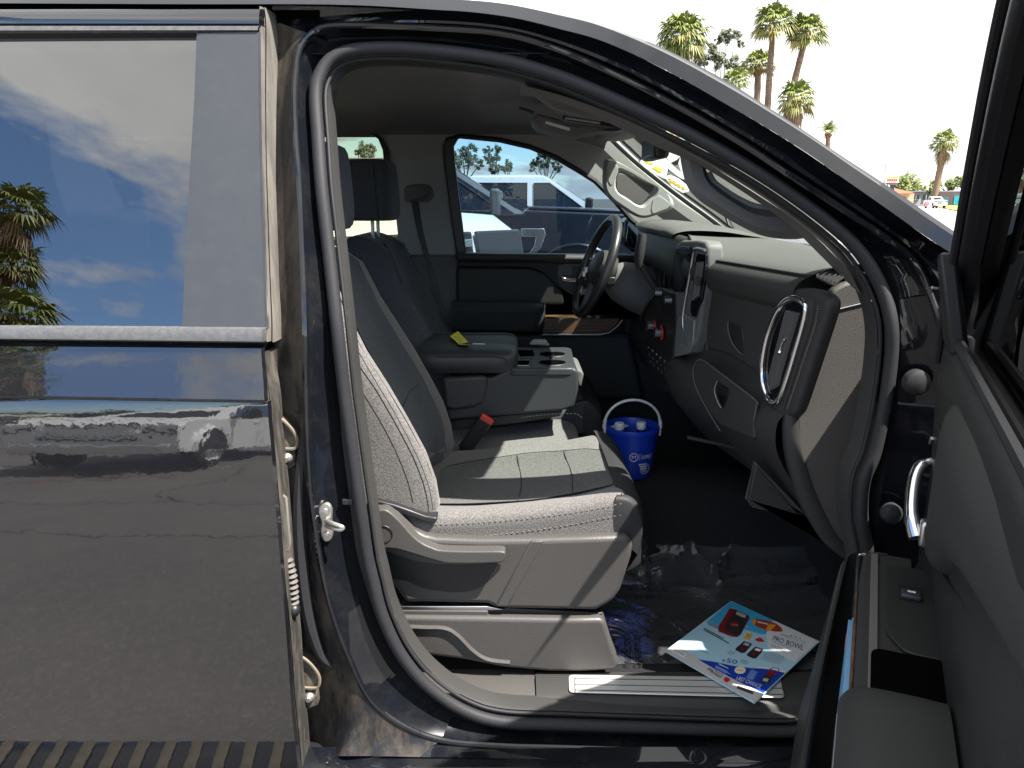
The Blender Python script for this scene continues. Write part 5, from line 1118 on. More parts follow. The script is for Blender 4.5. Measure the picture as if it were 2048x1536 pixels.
# ------------------------------------------------------------------ vehicles
TYRE = mat("tyre_rubber", (.018, .018, .019), .85); CGLASS = mat("car_window_glass", (.008, .014, .026), .06, spec=.45)
LAMP = mat("headlamp", (.035, .04, .045), .12, spec=.5); LAMPC = mat("lamp_chrome", (.75, .77, .8), .15, metal=1.0)
def car_paint(n, c): return mat(n, c, .3, coat=1.0, coat_ior=1.6)
def pickup(label, paint, loc, rz, sc=1.0, hood=1.42, belt=1.40, roof=2.04, L=5.9, nose_badge=False, group=None, chrome=True, trim=None):
    T = empty("parked_pickup", (0, 0, 0)); tag(T, label, "pickup truck", group)
    xf, xr = L*.5, -L*.5; cw = xf - 1.60; cb = cw - 2.50; W = 1.0
    def sec(z0, z1, x0, x1, w0=W, w1=W): pass
    trim = trim or paint
    # lower body: front clip, cab, bed; each a bevelled profile
    m = MB()
    pro = [(xf - .12, .55), (xf - .02, .62), (xf - .02, 1.05), (xf - .10, hood - .12), (xf - .30, hood - .02), (cw, hood + .03), (cw - .02, belt), (cb, belt), (cb, .45), (xf - 1.0, .45)]
    m.slab([(x, -W, z) for x, z in pro], (0, 2*W, 0)); m.build("body", paint, T, bevel=.07, bseg=4)
    m = MB(); m.slab([(x, -W + .01, z) for x, z in [(cb - .03, .5), (cb - .03, belt - .04), (xr, belt - .06), (xr, .55)]], (0, 2*W - .02, 0)); m.build("cargo_bed", paint, T, bevel=.05, bseg=3)
    m = MB(); m.slab([(x, -W*.70, z) for x, z in [(xf - .28, hood - .02), (cw + .05, hood + .03), (cw + .05, hood + .07), (xf - .36, hood + .03)]], (0, 1.4*W, 0)); m.build("hood", paint, T, bevel=.03, bseg=3)
    # greenhouse
    rb0 = [(cb + .04, .93), (cw - .02, .93)]; 
    def gh(z):
        t = (z - belt)/(roof - belt); return cb + .04 + .10*t, (cw - .02) - 1.05*t, .955 - .16*t
    rings = []
    for z in (belt - .02, belt + .2*(roof - belt), belt + .5*(roof - belt), belt + .8*(roof - belt), roof - .05):
        x0, x1, w = gh(z); rings.append([Vector((x0, -w, z)), Vector((x1 - .1, -w, z)), Vector((x1, -w*.72, z)), Vector((x1, w*.72, z)), Vector((x1 - .1, w, z)), Vector((x0, w, z))])
    x0, x1, w = gh(roof - .05)
    for k, dz in ((.92, .03), (.75, .05)):
        cx = (x0 + x1)/2; rings.append([Vector((cx + (p.x - cx)*k, p.y*k, roof - .05 + dz)) for p in rings[4]])
    MB().loft(rings, True, True).build("cab", paint, T, ang=30)
    def sd(x, z, s, o=.012):
        t = (z - belt)/(roof - belt); return Vector((x, s*(.955 - .16*t + o), z))
    zb, zt = belt + .03, roof - .15
    for s in (-1, 1):
        xm = cb + 1.18; a0 = gh(zb)[1] - .22; a1 = gh(zt)[1] - .20
        for q in ([(xm + .06, zb), (a0, zb), (a1 + .04, zt), (xm + .06, zt)], [(cb + .22, zb), (xm - .06, zb), (xm - .06, zt), (cb + .26, zt)]):
            w = MB().slab([sd(x, z, s) for x, z in q], (0, -s*.03, 0)).build("side_window", CGLASS, T, bevel=.012)
            MB().tube([sd(x, z, s, .016) for x, z in q], .012, 6, True).build("window_trim", BLACK, w)
        MB().tube([Vector((x, s*(W + .002), belt - .02)) for x in (cb + .05, cw - .1)], .010, 6).build("belt_line", BLACK, T)
        for x in (cw - .15, xm, cb + .03): MB().tube([Vector((x, s*(W + .001), .5)), Vector((x, s*(W + .001), belt - .03))], .006, 5).build("door_gap", BLACK, T)
        for x in (xm + .22, cb + .22): MB().obox((x, s*(W + .02), belt - .16), (.11, 0, 0), (0, .02, 0), (0, 0, .022)).build("door_handle", trim, T, bevel=.01)
        for wx in (xf - .98, xr + 1.18):
            arch = [(wx + .56*math.cos(t), .50 + .56*math.sin(t)) for t in [math.pi*k/16 for k in range(17)]]
            MB().slab([(x, s*(W + .004), z) for x, z in arch], (0, -s*.25, 0)).build("wheel_well", BLACK, T)
            MB().tube([Vector((x, s*(W + .012), z)) for x, z in [(wx + .58*math.cos(t), .50 + .58*math.sin(t)) for t in [math.pi*k/20 for k in range(21)]]], .045, 8, flat=.6).build("wheel_arch", paint, T)
            ty = MB().lathe([(.24, -.13), (.36, -.135), (.41, -.11), (.42, 0), (.41, .11), (.36, .135), (.24, .13)], (wx, s*(W - .12), .42), (0, 1, 0), 28).build("tyre", TYRE, T)
            MB().lathe([(.02, .10), (.10, .10), (.13, .06), (.22, .05), (.25, .12)], (wx, s*(W - .12), .42), (0, s, 0), 20).build("wheel_rim", SATIN, ty)
        mx_ = gh(belt + .12)[1] - .14
        mm_ = MB().obox((mx_, s*(W + .20), belt + .13), (.06, 0, 0), (0, .11, 0), (0, 0, .16)).build("door_mirror", trim if trim != paint else BLACK, T, bevel=.035, bseg=3)
        MB().obox((mx_, s*(W + .05), belt + .05), (.05, 0, 0), (0, .10, 0), (0, 0, .03)).build("mirror_arm", BLACK, mm_, bevel=.01)
        hl_ = MB().slab([(xf - .035, s*W*.99, 1.02), (xf - .035, s*W*.62, 1.02), (xf - .10, s*W*.62, hood - .10), (xf - .12, s*W*.99, hood - .10)], (.03, 0, 0)).build("headlight", LAMP, T, bevel=.012)
        MB().slab([(xf - .22, s*(W + .002), 1.05), (xf - .05, s*(W + .002), 1.05), (xf - .13, s*(W + .002), hood - .14), (xf - .26, s*(W + .002), hood - .16)], (0, -s*.02, 0)).build("marker_lamp", LAMP, T, bevel=.004)
        MB().obox((xf - .02, s*W*.80, 1.10), (.02, 0, 0), (0, .15, 0), (0, 0, .05)).build("lamp_reflector", LAMPC, hl_, bevel=.006)
    # windshield, rear window, grille, bumpers, lamps
    z0_, z1_ = belt + .06, roof - .13
    xa, xb = gh(z0_)[1] + .012, gh(z1_)[1] + .012; wa_, wb2 = .955*.68, .80*.70
    MB().slab([(xa, -wa_, z0_), (xa, wa_, z0_), (xb, wb2, z1_), (xb, -wb2, z1_)], (-.02, 0, -.01)).build("windshield", CGLASS, T)
    MB().slab([(gh(z0_)[0] - .012, -.75, z0_ + .05), (gh(z0_)[0] - .012, .75, z0_ + .05), (gh(z1_)[0] - .012, .66, z1_), (gh(z1_)[0] - .012, -.66, z1_)], (.02, 0, 0)).build("rear_window", CGLASS, T)
    gr_ = MB().slab([(xf - .025, -W*.58, .86), (xf - .025, W*.58, .86), (xf - .09, W*.58, hood - .10), (xf - .09, -W*.58, hood - .10)], (.03, 0, 0)).build("grille", BLACK, T, bevel=.012)
    for k in range(4):
        z = .92 + (hood - .16 - .92)*k/3; x = xf + .012 - .065*(z - .86)/(hood - .96)
        MB().obox((x, 0, z), (.012, 0, 0), (0, W*.56, 0), (0, 0, .022)).build("grille_bar", LAMPC if chrome else SATIN, gr_, bevel=.006)
    if nose_badge:
        c = Vector((xf + .02, 0, 1.12)); MB().slab([c + Vector((0, .15*math.cos(t), .062*math.sin(t))) for t in [2*math.pi*k/28 for k in range(28)]], (.012, 0, 0)).build("oval_emblem", car_paint("emblem_blue", (.02, .05, .22)), gr_)
        MB().tube([c + Vector((.01, .155*math.cos(t), .066*math.sin(t))) for t in [2*math.pi*k/28 for k in range(28)]], .010, 6, True).build("emblem_rim", LAMPC, gr_)
    MB().slab([(xf - .10, -W, .52), (xf + .10, -W*.85, .50), (xf + .14, 0, .50), (xf + .10, W*.85, .50), (xf - .10, W, .52)], (0, 0, .26)).build("front_bumper", LAMPC if chrome else paint, T, bevel=.03, bseg=3)
    MB().slab([(xr + .05, -W*.95, .55), (xr - .12, -W*.9, .55), (xr - .12, W*.9, .55), (xr + .05, W*.95, .55)], (0, 0, .18)).build("rear_bumper", LAMPC if chrome else BLACK, T, bevel=.02)
    for s in (-1, 1): MB().obox((xr - .005, s*.90, 1.08), (.02, 0, 0), (0, .08, 0), (0, 0, .20)).build("tail_lamp", REDP, T, bevel=.01)
    T.location = Vector((loc[0], loc[1], GZ)); T.rotation_euler = (0, 0, rz); T.scale = (sc, sc, sc)
    return T
WP = car_paint("white_car_paint", (.78, .79, .80)); BP = mat("dark_navy_car_paint", (.006, .010, .022), .25, coat=.35, coat_ior=1.4); TP = car_paint("dark_green_car_paint", (.02, .06, .06)); SP = car_paint("silver_car_paint", (.42, .44, .46))
bt = pickup("dark blue pickup with a chrome fender badge, seen through the driver window", BP, (-1.29, 11.2), 0, 1.08, hood=1.45, belt=1.44, roof=2.10, trim=mat("grey_mirror_plastic", (.10, .105, .11), .5))
# chrome hockey-stick vent badge on its fender
_v = MB().slab([(x, -1.012, z) for x, z in [(1.30, 1.27), (1.58, 1.27), (1.60, 1.20), (1.55, 1.05), (1.40, .86), (1.32, .86), (1.46, 1.06), (1.48, 1.17), (1.30, 1.17)]], (0, .02, 0))
ORG[bt] = Vector((0, 0, 0)); _v.build("fender_badge", LAMPC, bt, bevel=.008)
pickup("white crew cab pickup parked behind the dark blue pickup's hood", WP, (.40, 14.9), 0, 1.03, hood=1.40, belt=1.42, roof=2.10, L=5.7)
pickup("white pickup whose hood and headlight stand right outside the driver window", WP, (-3.02, 6.72), R(-45), 1.13, hood=1.47, belt=1.42, roof=2.06)
pickup("dark green pickup with an oval grille emblem, facing us beyond the windshield", TP, (5.3, 20.4), R(-90), 1.06, hood=1.46, belt=1.42, roof=2.0, nose_badge=True)
pickup("small white pickup parked far off by the grey building's lawn", WP, (74, 138), R(-100), 1.0)
pickup("white pickup mirrored in the rear door, parked across the lane behind the viewer", WP, (-4.75, -8.7), R(90), 1.0, hood=1.25, belt=1.32, roof=1.95)
pickup("dark pickup mirrored in the rear door between the white trucks", BP, (-9.2, -20.5), R(90), 1.0)
pickup("silver pickup mirrored in the rear door at the far end of the lot", SP, (-17.5, -38), R(60), 1.0)
pickup("white pickup mirrored farthest right in the rear door", WP, (-12.5, -39), R(90), 1.0)
# ------------------------------------------------------------------ palms and trees
def leafmat(n, c, c2, sc=1.2): return mat(n, c, .55, spec=.4, var=(sc, c2, .38, .62))
FROND = leafmat("palm_frond_green", (.13, .175, .035), (.21, .235, .06)); FROND_Y = leafmat("palm_frond_yellowing", (.26, .24, .07), (.19, .20, .06)); DEAD = leafmat("dead_frond_brown", (.24, .16, .085), (.34, .25, .14))
PTRUNK = mat("palm_trunk_bark", (.26, .175, .12), .95, var=(3, (.16, .105, .07), .4, .6), bump=[(9, .9, .05, 'N')], stretch=(1, 1, 3)); BOOT = mat("palm_boots", (.16, .075, .035), .95, var=(8, (.26, .14, .07), .4, .6))
def fan(mb, o, d, r, rng, n=15, droop=.45, spread=1.15):
    """a fan leaf: stalk plus pointed blades with folded middles"""
    d = d.normalized(); side = d.cross(Vector((0, 0, 1)))
    if side.length < .1: side = Vector((1, 0, 0))
    side.normalize(); up = side.cross(d).normalized()
    st = r*rng.uniform(.55, .8); hub = o + d*st - Vector((0, 0, st*st*.08/r))
    w = r*.018; mb.add([o - side*w, o + side*w, hub + side*w*.6, hub - side*w*.6], [[0, 1, 2, 3]])
    for k in range(n):
        a = (k/(n-1) - .5)*2*spread + rng.uniform(-.05, .05); L = r*(1 - .25*abs(a))*rng.uniform(.8, 1.05)
        v = d*math.cos(a) + side*math.sin(a); mid = hub + v*L*.55 + up*.03*r; tip = hub + v*L - Vector((0, 0, droop*L*rng.uniform(.6, 1.2)))
        wv = (side*math.cos(a) - d*math.sin(a))*L*.058
        mb.add([hub, mid - wv, tip, mid + wv], [[0, 1, 2, 3]])
def feather(mb, o, d, r, rng):
    d = d.normalized(); side = d.cross(Vector((0, 0, 1))); side.normalize(); pts = []
    for k in range(9):
        t = k/8; pts.append(o + d*r*t - Vector((0, 0, .45*r*t*t)))
    for a, b in zip(pts, pts[1:]):
        for s in (-1, 1):
            for f in (.2, .7):
                p = a.lerp(b, f); q = p + side*s*r*.26*rng.uniform(.7, 1) + (b - a)*1.2 - Vector((0, 0, .05*r)); mb.add([p, p + (b - a)*.35, q], [[0, 1, 2]])
def palm(label, base, top, rad, seed, nfr=44, skirt=0.3, tr=.22, feathery=False, low=-.5, group="palm trees over the truck roof"):
    rng = random.Random(seed); T = empty("palm_tree", base); tag(T, label, "palm tree", group)
    base, top = Vector(base), Vector(top); H = (top - base).length
    path = [base.lerp(top, t) + Vector((.02*H*math.sin(2.5*t + seed), 0, 0))*t*(1 - t)*2 for t in [k/24 for k in range(25)]]
    rr = [tr*(1.25 - .35*k/24)*(1 + .05*((k % 2)*2 - 1)) for k in range(25)]
    MB().tube(path, rr, 10).build("trunk", PTRUNK, T)
    m = MB()
    for k in range(26):
        a = k*2.4; z = -tr*2.6*(k/26); d = Vector((math.cos(a), math.sin(a), .9)); o = top + Vector((math.cos(a)*tr*.8, math.sin(a)*tr*.8, z)); m.tube([o, o + d.normalized()*tr*1.1], [tr*.22, tr*.10], 5)
    m.build("boots", BOOT, T)
    g, y = MB(), MB()
    for k in range(nfr):
        a = k*2.39996 + rng.uniform(-.2, .2); el = math.asin(max(-1, min(1, 1.0 - (1.0 - low)*(k + .5)/nfr)))
        d = Vector((math.cos(a)*math.cos(el), math.sin(a)*math.cos(el), math.sin(el) + .05))
        (feather if feathery else fan)(y if (el < .1 and rng.random() < .55) else g, top + Vector((0, 0, .1*rad)), d, rad*rng.uniform(.85, 1.08)*(1.0 if feathery else .72), rng)
    g.build("crown", FROND, T, smooth=False)
    if y.v: y.build("yellow_fronds", FROND_Y, T, smooth=False)
    if skirt:
        s = MB()
        for k in range(int(nfr*.8)):
            a = rng.uniform(0, 6.283); el = rng.uniform(-1.45, -.75); d = Vector((math.cos(a)*math.cos(el), math.sin(a)*math.cos(el), math.sin(el)))
            fan(s, top - Vector((0, 0, rng.uniform(0, skirt)*rad)), d, rad*rng.uniform(.45, .7), rng, n=7, droop=.8, spread=.7)
        s.build("dead_fronds", DEAD, T, smooth=False)
    return T
def at(px, py, D): return P(px, py, D)
def ptree(label, cx, cy, D, wpx, bx=None, seed=1, **k):
    """crown centre in the photo, distance, crown width in photo pixels"""
    top = at(cx, cy, D); q = (D*cp + (CAM.z - top.z)*sp)/FPX
    base = Vector((at(bx if bx else cx, cy + 60, D).x, D, GZ)); return palm(label, base, top, wpx*q/2*1.32, seed, **k)
ptree("shaggy fan palm with a skirt of dead fronds, leftmost above the roof", 1364, 78, 62, 84, None, 1, nfr=60, skirt=1.3, low=-.75, tr=.35)
ptree("tallest fan palm with a straight bare trunk, left of the leaning one", 1547, 56, 66, 78, 1546, 2, tr=.26, skirt=0, low=-.45, nfr=50)
ptree("tall fan palm whose trunk leans right, one dead frond dangling", 1612, 72, 66, 72, 1552, 3, tr=.27, skirt=0, low=-.5, nfr=50)
ptree("shorter fan palm just left of the tallest palm's trunk", 1516, 134, 70, 58, 1528, 4, tr=.30, skirt=0, low=-.45)
ptree("low yellow-green fan palm at the foot of the leaning palm", 1592, 202, 60, 66, 1578, 5, tr=.22, skirt=.15, low=-.65)
ptree("small feather palm to the right of the palm cluster", 1657, 264, 70, 56, 1655, 6, tr=.22, skirt=0, feathery=True, low=.15, nfr=30)
ptree("low fan palm peeping over the roof edge below the gum tree", 1470, 172, 55, 56, 1465, 8, tr=.2, skirt=0, low=-.2, nfr=30)
ptree("lone street palm before the grey building", 1889, 288, 180, 46, 1872, 7, tr=.62, skirt=.2, low=-.65)
for i, (x, y, h, r, lab) in enumerate(((-15.9, -19.6, 12.5, 1.2, "tallest of the palms mirrored in the rear window"), (-15.9, -19.9, 10.4, 1.1, "middle palm mirrored in the rear window"), (-13.9, -17.6, 7.7, 1.3, "lowest palm mirrored at the rear window's sill"))):
    palm(lab, (x - 2.4, y, GZ), (x, y, h), r, 20 + i, nfr=40, skirt=.5, low=-.6, tr=.2, group="palm trees behind the viewer")
LEAF_G = leafmat("gum_leaf_grey_green", (.13, .155, .10), (.20, .22, .15), .6); LEAF_D = leafmat("tree_leaf_dark", (.040, .060, .032), (.075, .10, .05), .6); LEAF_Y = leafmat("tree_leaf_bright", (.12, .17, .04), (.22, .25, .06), .25); BARK = mat("tree_bark", (.20, .16, .12), .95)
def tree(label, base, clumps, leaf, seed, n=2600, ls=.16, cat="tree", group=None, tr=.2, name="gum_tree"):
    """trunk with limbs to each clump; leaves scattered through the clumps, thinner outwards"""
    rng = random.Random(seed); base = Vector(base); T = empty(name, base); tag(T, label, cat, group)
    m = MB(); cen = sum((Vector(c[0]) for c in clumps), Vector())/len(clumps); fork = base.lerp(Vector((cen.x, cen.y, cen.z)), .55)
    m.tube(cr([base, base.lerp(fork, .5) + Vector((.1, 0, 0)), fork], 4), [tr*(1.2 - .06*k) for k in range(9)], 8)
    for c, r in clumps: m.tube(cr([fork, fork.lerp(Vector(c), .5) + Vector((0, 0, .1*r)), Vector(c)], 3), [tr*.6*(1 - .13*k) for k in range(7)], 6)
    m.build("trunk", BARK, T)
    g = MB(); tot = sum(r**2 for c, r in clumps)
    for c, r in clumps:
        c = Vector(c); subs = []
        for k in range(max(6, int(16*r**1.0/max(.6, r**.5)))):
            v = Vector((rng.gauss(0, 1), rng.gauss(0, 1), rng.gauss(0, 1))).normalized()*r*rng.uniform(.35, .95); subs.append((c + v, r*rng.uniform(.16, .34)))
        for k in range(int(n*r**2/tot)):
            o, q = rng.choice(subs); p = o + Vector((rng.gauss(0, .55), rng.gauss(0, .55), rng.gauss(0, .5)))*q
            a = Vector((rng.uniform(-1, 1), rng.uniform(-1, 1), rng.uniform(-1.2, .4))).normalized(); b = a.orthogonal().normalized()*ls*.22; a = a*ls*rng.uniform(.6, 1.2)
            g.add([p - a*.5, p + b, p + a*.5, p - b], [[0, 1, 2, 3]])
    g.build("crown", leaf, T, smooth=False); return T
def gum(label, D, blobs, leaf, seed, n=2600, ls=.2, tr=.14, group=None, name="gum_tree", bx=None):
    """blobs = [(px, py, radius px)] seen in the photo, all at distance D"""
    q = D*cp/FPX; cl_ = []; rng = random.Random(seed)
    for x, y, r in blobs:
        p = at(x, y, D); cl_.append((Vector((p.x, p.y + rng.uniform(-.6, .6)*r*q, p.z)), r*q))
    bx = bx or sum(b[0] for b in blobs)/len(blobs)
    return tree(label, (at(bx, 400, D).x, D, GZ), cl_, leaf, seed, n, ls, group=group, tr=tr, name=name)
gum("wispy gum tree with a bare stem and a small tuft on top, above the roof", 75, [(1452,72,14),(1470,74,14),(1440,80,10),(1482,88,8),(1405,118,16),(1432,118,20),(1460,128,18),(1480,140,14),(1425,98,12),(1400,100,10)], LEAF_G, 11, 6500, .30, .12)
gum("bushy gum tree seen through the far rear window", 60, [(728,296,14),(742,300,13),(714,304,9),(735,312,14)], LEAF_G, 12, 1800, .18)
gum("gum tree at the left end of the driver window", 70, [(905,312,14),(925,308,16),(942,300,14),(940,318,18),(915,325,16),(958,330,12)], LEAF_D, 13, 3200, .2, group=None)
gum("two-stemmed tall gum tree left of centre in the driver window", 72, [(975,302,11),(996,298,10),(978,318,12),(992,320,14),(985,338,14),(1000,336,10)], LEAF_D, 14, 2800, .2)
gum("small gum tree right of the two-stemmed one", 74, [(1016,326,8),(1020,336,9),(1010,338,8)], LEAF_D, 15, 1200, .2)
gum("rounded gum tree standing behind the white crew cab roof", 68, [(1085,308,12),(1100,312,12),(1072,322,11),(1092,326,14),(1112,330,10),(1064,334,8),(1118,338,8)], LEAF_D, 16, 2800, .2)
gum("broad bright green tree behind the red and white sign", 215, [(1795,362,16),(1815,358,18),(1835,366,16),(1806,374,18),(1828,378,16),(1780,366,10),(1846,378,10)], LEAF_Y, 17, 2600, .8, .4, name="shade_tree")
gum("low green tree over the roof beside the street palm", 230, [(1866,366,9),(1878,366,9),(1900,368,11),(1915,364,12),(1905,374,10)], LEAF_Y, 18, 1500, .8, .3, name="shade_tree")
gum("yellow-green tree over the grey building's right end", 235, [(1928,366,11),(1942,370,10),(1956,374,8),(1935,376,8)], LEAF_Y, 19, 1200, .8, .3, name="shade_tree")
gum("small yellow tree against the grey building wall", 196, [(1862,378,9),(1872,380,8),(1858,384,6)], LEAF_Y, 21, 700, .6, .2, name="shade_tree")
gum("pale bark tree standing behind the dark green pickup", 40, [(1440,330,24),(1470,350,26),(1500,360,24),(1452,372,18),(1420,345,20),(1530,380,18)], LEAF_G, 22, 2600, .18, .16)
for i, (x, y, w, lab) in enumerate(((-48, -62, 9, "broad dark tree added to darken the reflection behind the far parked trucks"), (-34, -64, 8, "round dark tree added to darken the reflection, right of the broad one"), (-21, -66, 9, "wide dark tree added to darken the reflection, in the middle of the lot's far side"), (-8, -68, 8, "last dark tree added to darken the reflection along the lot's far side"))):
    tree(lab, (x, y, GZ), [(Vector((x + w*a, y, h)), w*.42) for a, h in ((-.55, 2.4), (-.2, 3.4), (.2, 3.0), (.6, 2.3))], LEAF_D, 40 + i, 2600, .7, group="trees along the lot's far side", tr=.3, name="shade_tree")  # added trees that darken the bright horizon mirrored in the rear door
# ------------------------------------------------------------------ buildings, sign, pole
BD = 200.0
def bx_(x0, y0, x1, y1, D, dep, name, m, par, bev=0):
    a, b = at(x0, y0, D), at(x1, y1, D); return MB().box((min(a.x, b.x), D, min(a.z, b.z)), (max(a.x, b.x), D + dep, max(a.z, b.z))).build(name, m, par, bevel=bev)
BLD = empty("grey_building", (at(1900, 400, BD).x, BD, GZ)); tag(BLD, "low grey block building with teal doors across the lawn", "building")
wallm = mat("painted_block_wall", (.36, .34, .35), .9, var=(.4, (.30, .28, .29), .4, .6)); brown = mat("brown_painted_wall", (.11, .07, .065), .9)
bx_(1815, 384, 2060, 412, BD, 14, "wall", wallm, BLD); bx_(1812, 381.5, 2065, 384, BD - .5, 15, "roof", mat("roof_edge", (.25, .22, .2), .9), BLD)
bx_(1879, 384.5, 1904, 412, BD - .6, .55, "brown_bay", brown, BLD)
teal = mat("teal_door_paint", (.02, .33, .36), .5); green = mat("green_door_paint", (.015, .17, .12), .5)
d1 = bx_(1909, 392, 1920, 409.5, BD - .25, .2, "door", teal, BLD); bx_(1917.5, 400.5, 1918.5, 401.5, BD - .4, .12, "door_knob", SATIN, d1)
d2 = bx_(1880.5, 394, 1896, 409.5, BD - .8, .2, "garage_door", green, BLD)
d3 = bx_(1864, 395, 1869, 409, BD - .25, .2, "door", green, BLD)
for (a, b, c, d) in ((1928.5, 389, 1940, 401), (1847, 389, 1858, 400), (1826, 390, 1838, 399), (1960, 389, 1972, 401)):
    w = bx_(a, b, c, d, BD - .2, .15, "window", CGLASS, BLD); bx_(a - .8, d, c + .8, d + .8, BD - .3, .3, "sill", wallm, w); bx_((a + c)/2 - .3, b, (a + c)/2 + .3, d, BD - .25, .05, "window_bar", wallm, w)
SGN = empty("roadside_sign", (at(1786, 400, 130).x, 130, GZ)); tag(SGN, "white roadside sign with red lettering and a yellow cap", "sign")
bx_(1772, 356.5, 1797, 365, 130, .4, "sign_board", WHITEP, SGN); bx_(1771, 354.8, 1798, 356.4, 129.9, .6, "sign_cap", YELLOW, SGN); bx_(1782, 365, 1785, 409, 130.1, .25, "post", BLACK, SGN); bx_(1780, 365.3, 1796, 370, 130, .3, "lower_board", brown, SGN)
for k in range(5):
    bx_(1775 + 4.2*k, 358.2, 1777.6 + 4.2*k, 363, 129.95, .04, "lettering", REDP, SGN)
KI = empty("kiosk", (at(1815, 400, 140).x, 140, GZ)); tag(KI, "small tan shop with a red tiled roof left of the grey building", "building")
bx_(1798, 388, 1826, 411, 140, 8, "wall", mat("tan_stucco", (.45, .33, .22), .9), KI)
a, b = at(1792, 388, 139), at(1830, 388, 139); MB().slab([(a.x, 139, a.z), (b.x, 139, b.z), (b.x - 1.2, 144, b.z + .9), (a.x + 1.2, 144, a.z + .9)], (0, 0, .15)).build("roof", mat("red_roof_tiles", (.30, .10, .055), .9), KI)
bx_(1803, 394, 1811, 403, 139.8, .15, "window", CGLASS, KI)
LP = empty("light_pole", (at(1770, 400, 110).x, 110, GZ)); tag(LP, "thin grey light pole left of the bright green tree", "light pole")
MB().tube([Vector((ORG[LP].x, 110, GZ)), at(1771.5, 328, 110)], [.10, .06], 8).build("pole", mat("pole_grey", (.35, .35, .35), .6), LP)
MB().obox(at(1773, 328, 110), (.35, 0, 0), (0, .12, 0), (0, 0, .06)).build("lamp_head", mat("pole_grey", (.35, .35, .35), .6), LP)
YSg = empty("yard_sign", (at(1936, 420, 95).x, 95, GZ)); tag(YSg, "small white yard sign with a blue spot on the lawn", "sign")
bx_(1931, 411, 1942, 420, 95, .03, "sign_board", WHITEP, YSg); bx_(1934, 414, 1939, 418, 94.97, .02, "sign_print", mat("sign_blue", (.03, .10, .5), .5), YSg)
for x in (1933, 1940): bx_(x - .3, 420, x + .3, 425, 95, .03, "stake", SATIN, YSg)
PSg = empty("banner_sign", (at(1856, 412, 120).x, 120, GZ)); tag(PSg, "little pink and white banner beside the far white pickup", "sign")
bx_(1851, 404, 1858, 412, 120, .05, "sign_board", mat("banner_pink", (.7, .15, .22), .6), PSg); bx_(1858.2, 400, 1862, 415, 120.1, .05, "banner_panel", WHITEP, PSg); bx_(1854, 412, 1855, 418, 120.1, .05, "stake", SATIN, PSg)
# ================================================================== loose things in the cab
# ---- protective film on the floor
def film_mat():
    m = bpy.data.materials.new("clear_floor_film"); m.use_nodes = True; nt = m.node_tree; nt.nodes.clear(); N = nt.nodes.new; L = nt.links.new
    out = N('ShaderNodeOutputMaterial'); tr = N('ShaderNodeBsdfTransparent'); tr.inputs[0].default_value = (.86, .88, .90, 1)
    gl = N('ShaderNodeBsdfGlossy'); gl.inputs['Roughness'].default_value = .10; fr = N('ShaderNodeFresnel'); fr.inputs[0].default_value = 1.5
    tc = N('ShaderNodeTexCoord'); n = N('ShaderNodeTexNoise'); n.inputs['Scale'].default_value = 9; n.inputs['Detail'].default_value = 5; n.inputs['Distortion'].default_value = 1.4
    L(tc.outputs['Object'], n.inputs['Vector']); bp = N('ShaderNodeBump'); bp.inputs['Strength'].default_value = .26; bp.inputs['Distance'].default_value = .02
    L(n.outputs['Fac'], bp.inputs['Height']); L(bp.outputs[0], gl.inputs['Normal']); L(bp.outputs[0], fr.inputs['Normal'])
    mx = N('ShaderNodeMixShader'); L(fr.outputs[0], mx.inputs[0]); L(tr.outputs[0], mx.inputs[1]); L(gl.outputs[0], mx.inputs[2])
    df = N('ShaderNodeBsdfDiffuse'); df.inputs[0].default_value = (.5, .52, .55, 1); m2 = N('ShaderNodeMixShader'); m2.inputs[0].default_value = .08
    L(mx.outputs[0], m2.inputs[1]); L(df.outputs[0], m2.inputs[2]); L(m2.outputs[0], out.inputs['Surface']); return m
FM = film_mat(); rng = random.Random(5)
ZF = FZ + .006
fo_ = [[G2 for G2 in row] for row in []]
fx0, fx1 = .16, 1.0; fy0, fy1 = 1.70, 2.215
NX, NY = 90, 52; rows = []
folds = [((rng.uniform(fx0, fx1), rng.uniform(fy0, fy1)), rng.uniform(0, 3.14), rng.uniform(.0015, .004), rng.uniform(.008, .018), rng.uniform(.10, .30)) for k in range(22)]
folds += [((x, 2.17), a, .034, .016, .09) for x, a in ((.20, .5), (.235, 1.2), (.27, 2.2), (.42, 1.7), (.52, .6), (.60, 2.3), (.66, .9))]
def film_z(x, y):
    z = floorz(y) + .004 + .003*noise.noise(Vector((x*9, y*9, 1))) 
    for (c, a, h, w, l) in folds:
        dx, dy = x - c[0], y - c[1]; u = dx*math.cos(a) + dy*math.sin(a); v = -dx*math.sin(a) + dy*math.cos(a)
        if abs(u) < l: z += h*max(0, 1 - abs(v)/w)*(1 - (u/l)**2)
    return z
def floorz(y): return lerp_tab([(1.60, .425), (1.64, .435), (1.67, .437), (1.72, .438), (1.9, .438), (2.1, .444), (2.2, .495), (2.28, .63)], y)
for j in range(NY):
    y = fy0 + (fy1 - fy0)*j/(NY - 1); rows.append([Vector((fx0 - .03*math.sin(3*j/NY) + (fx1 - fx0)*i/(NX - 1), y + .012*math.sin(7*i/NX), film_z(fx0 + (fx1 - fx0)*i/(NX - 1), y))) for i in range(NX)])
FLM = tag(MB().loft(rows).build("floor_film", FM, None, ang=25), "crinkled clear plastic film printed with black warnings on the floor", "floor film")
FINK = mat("film_print", (.004, .004, .006), .7)
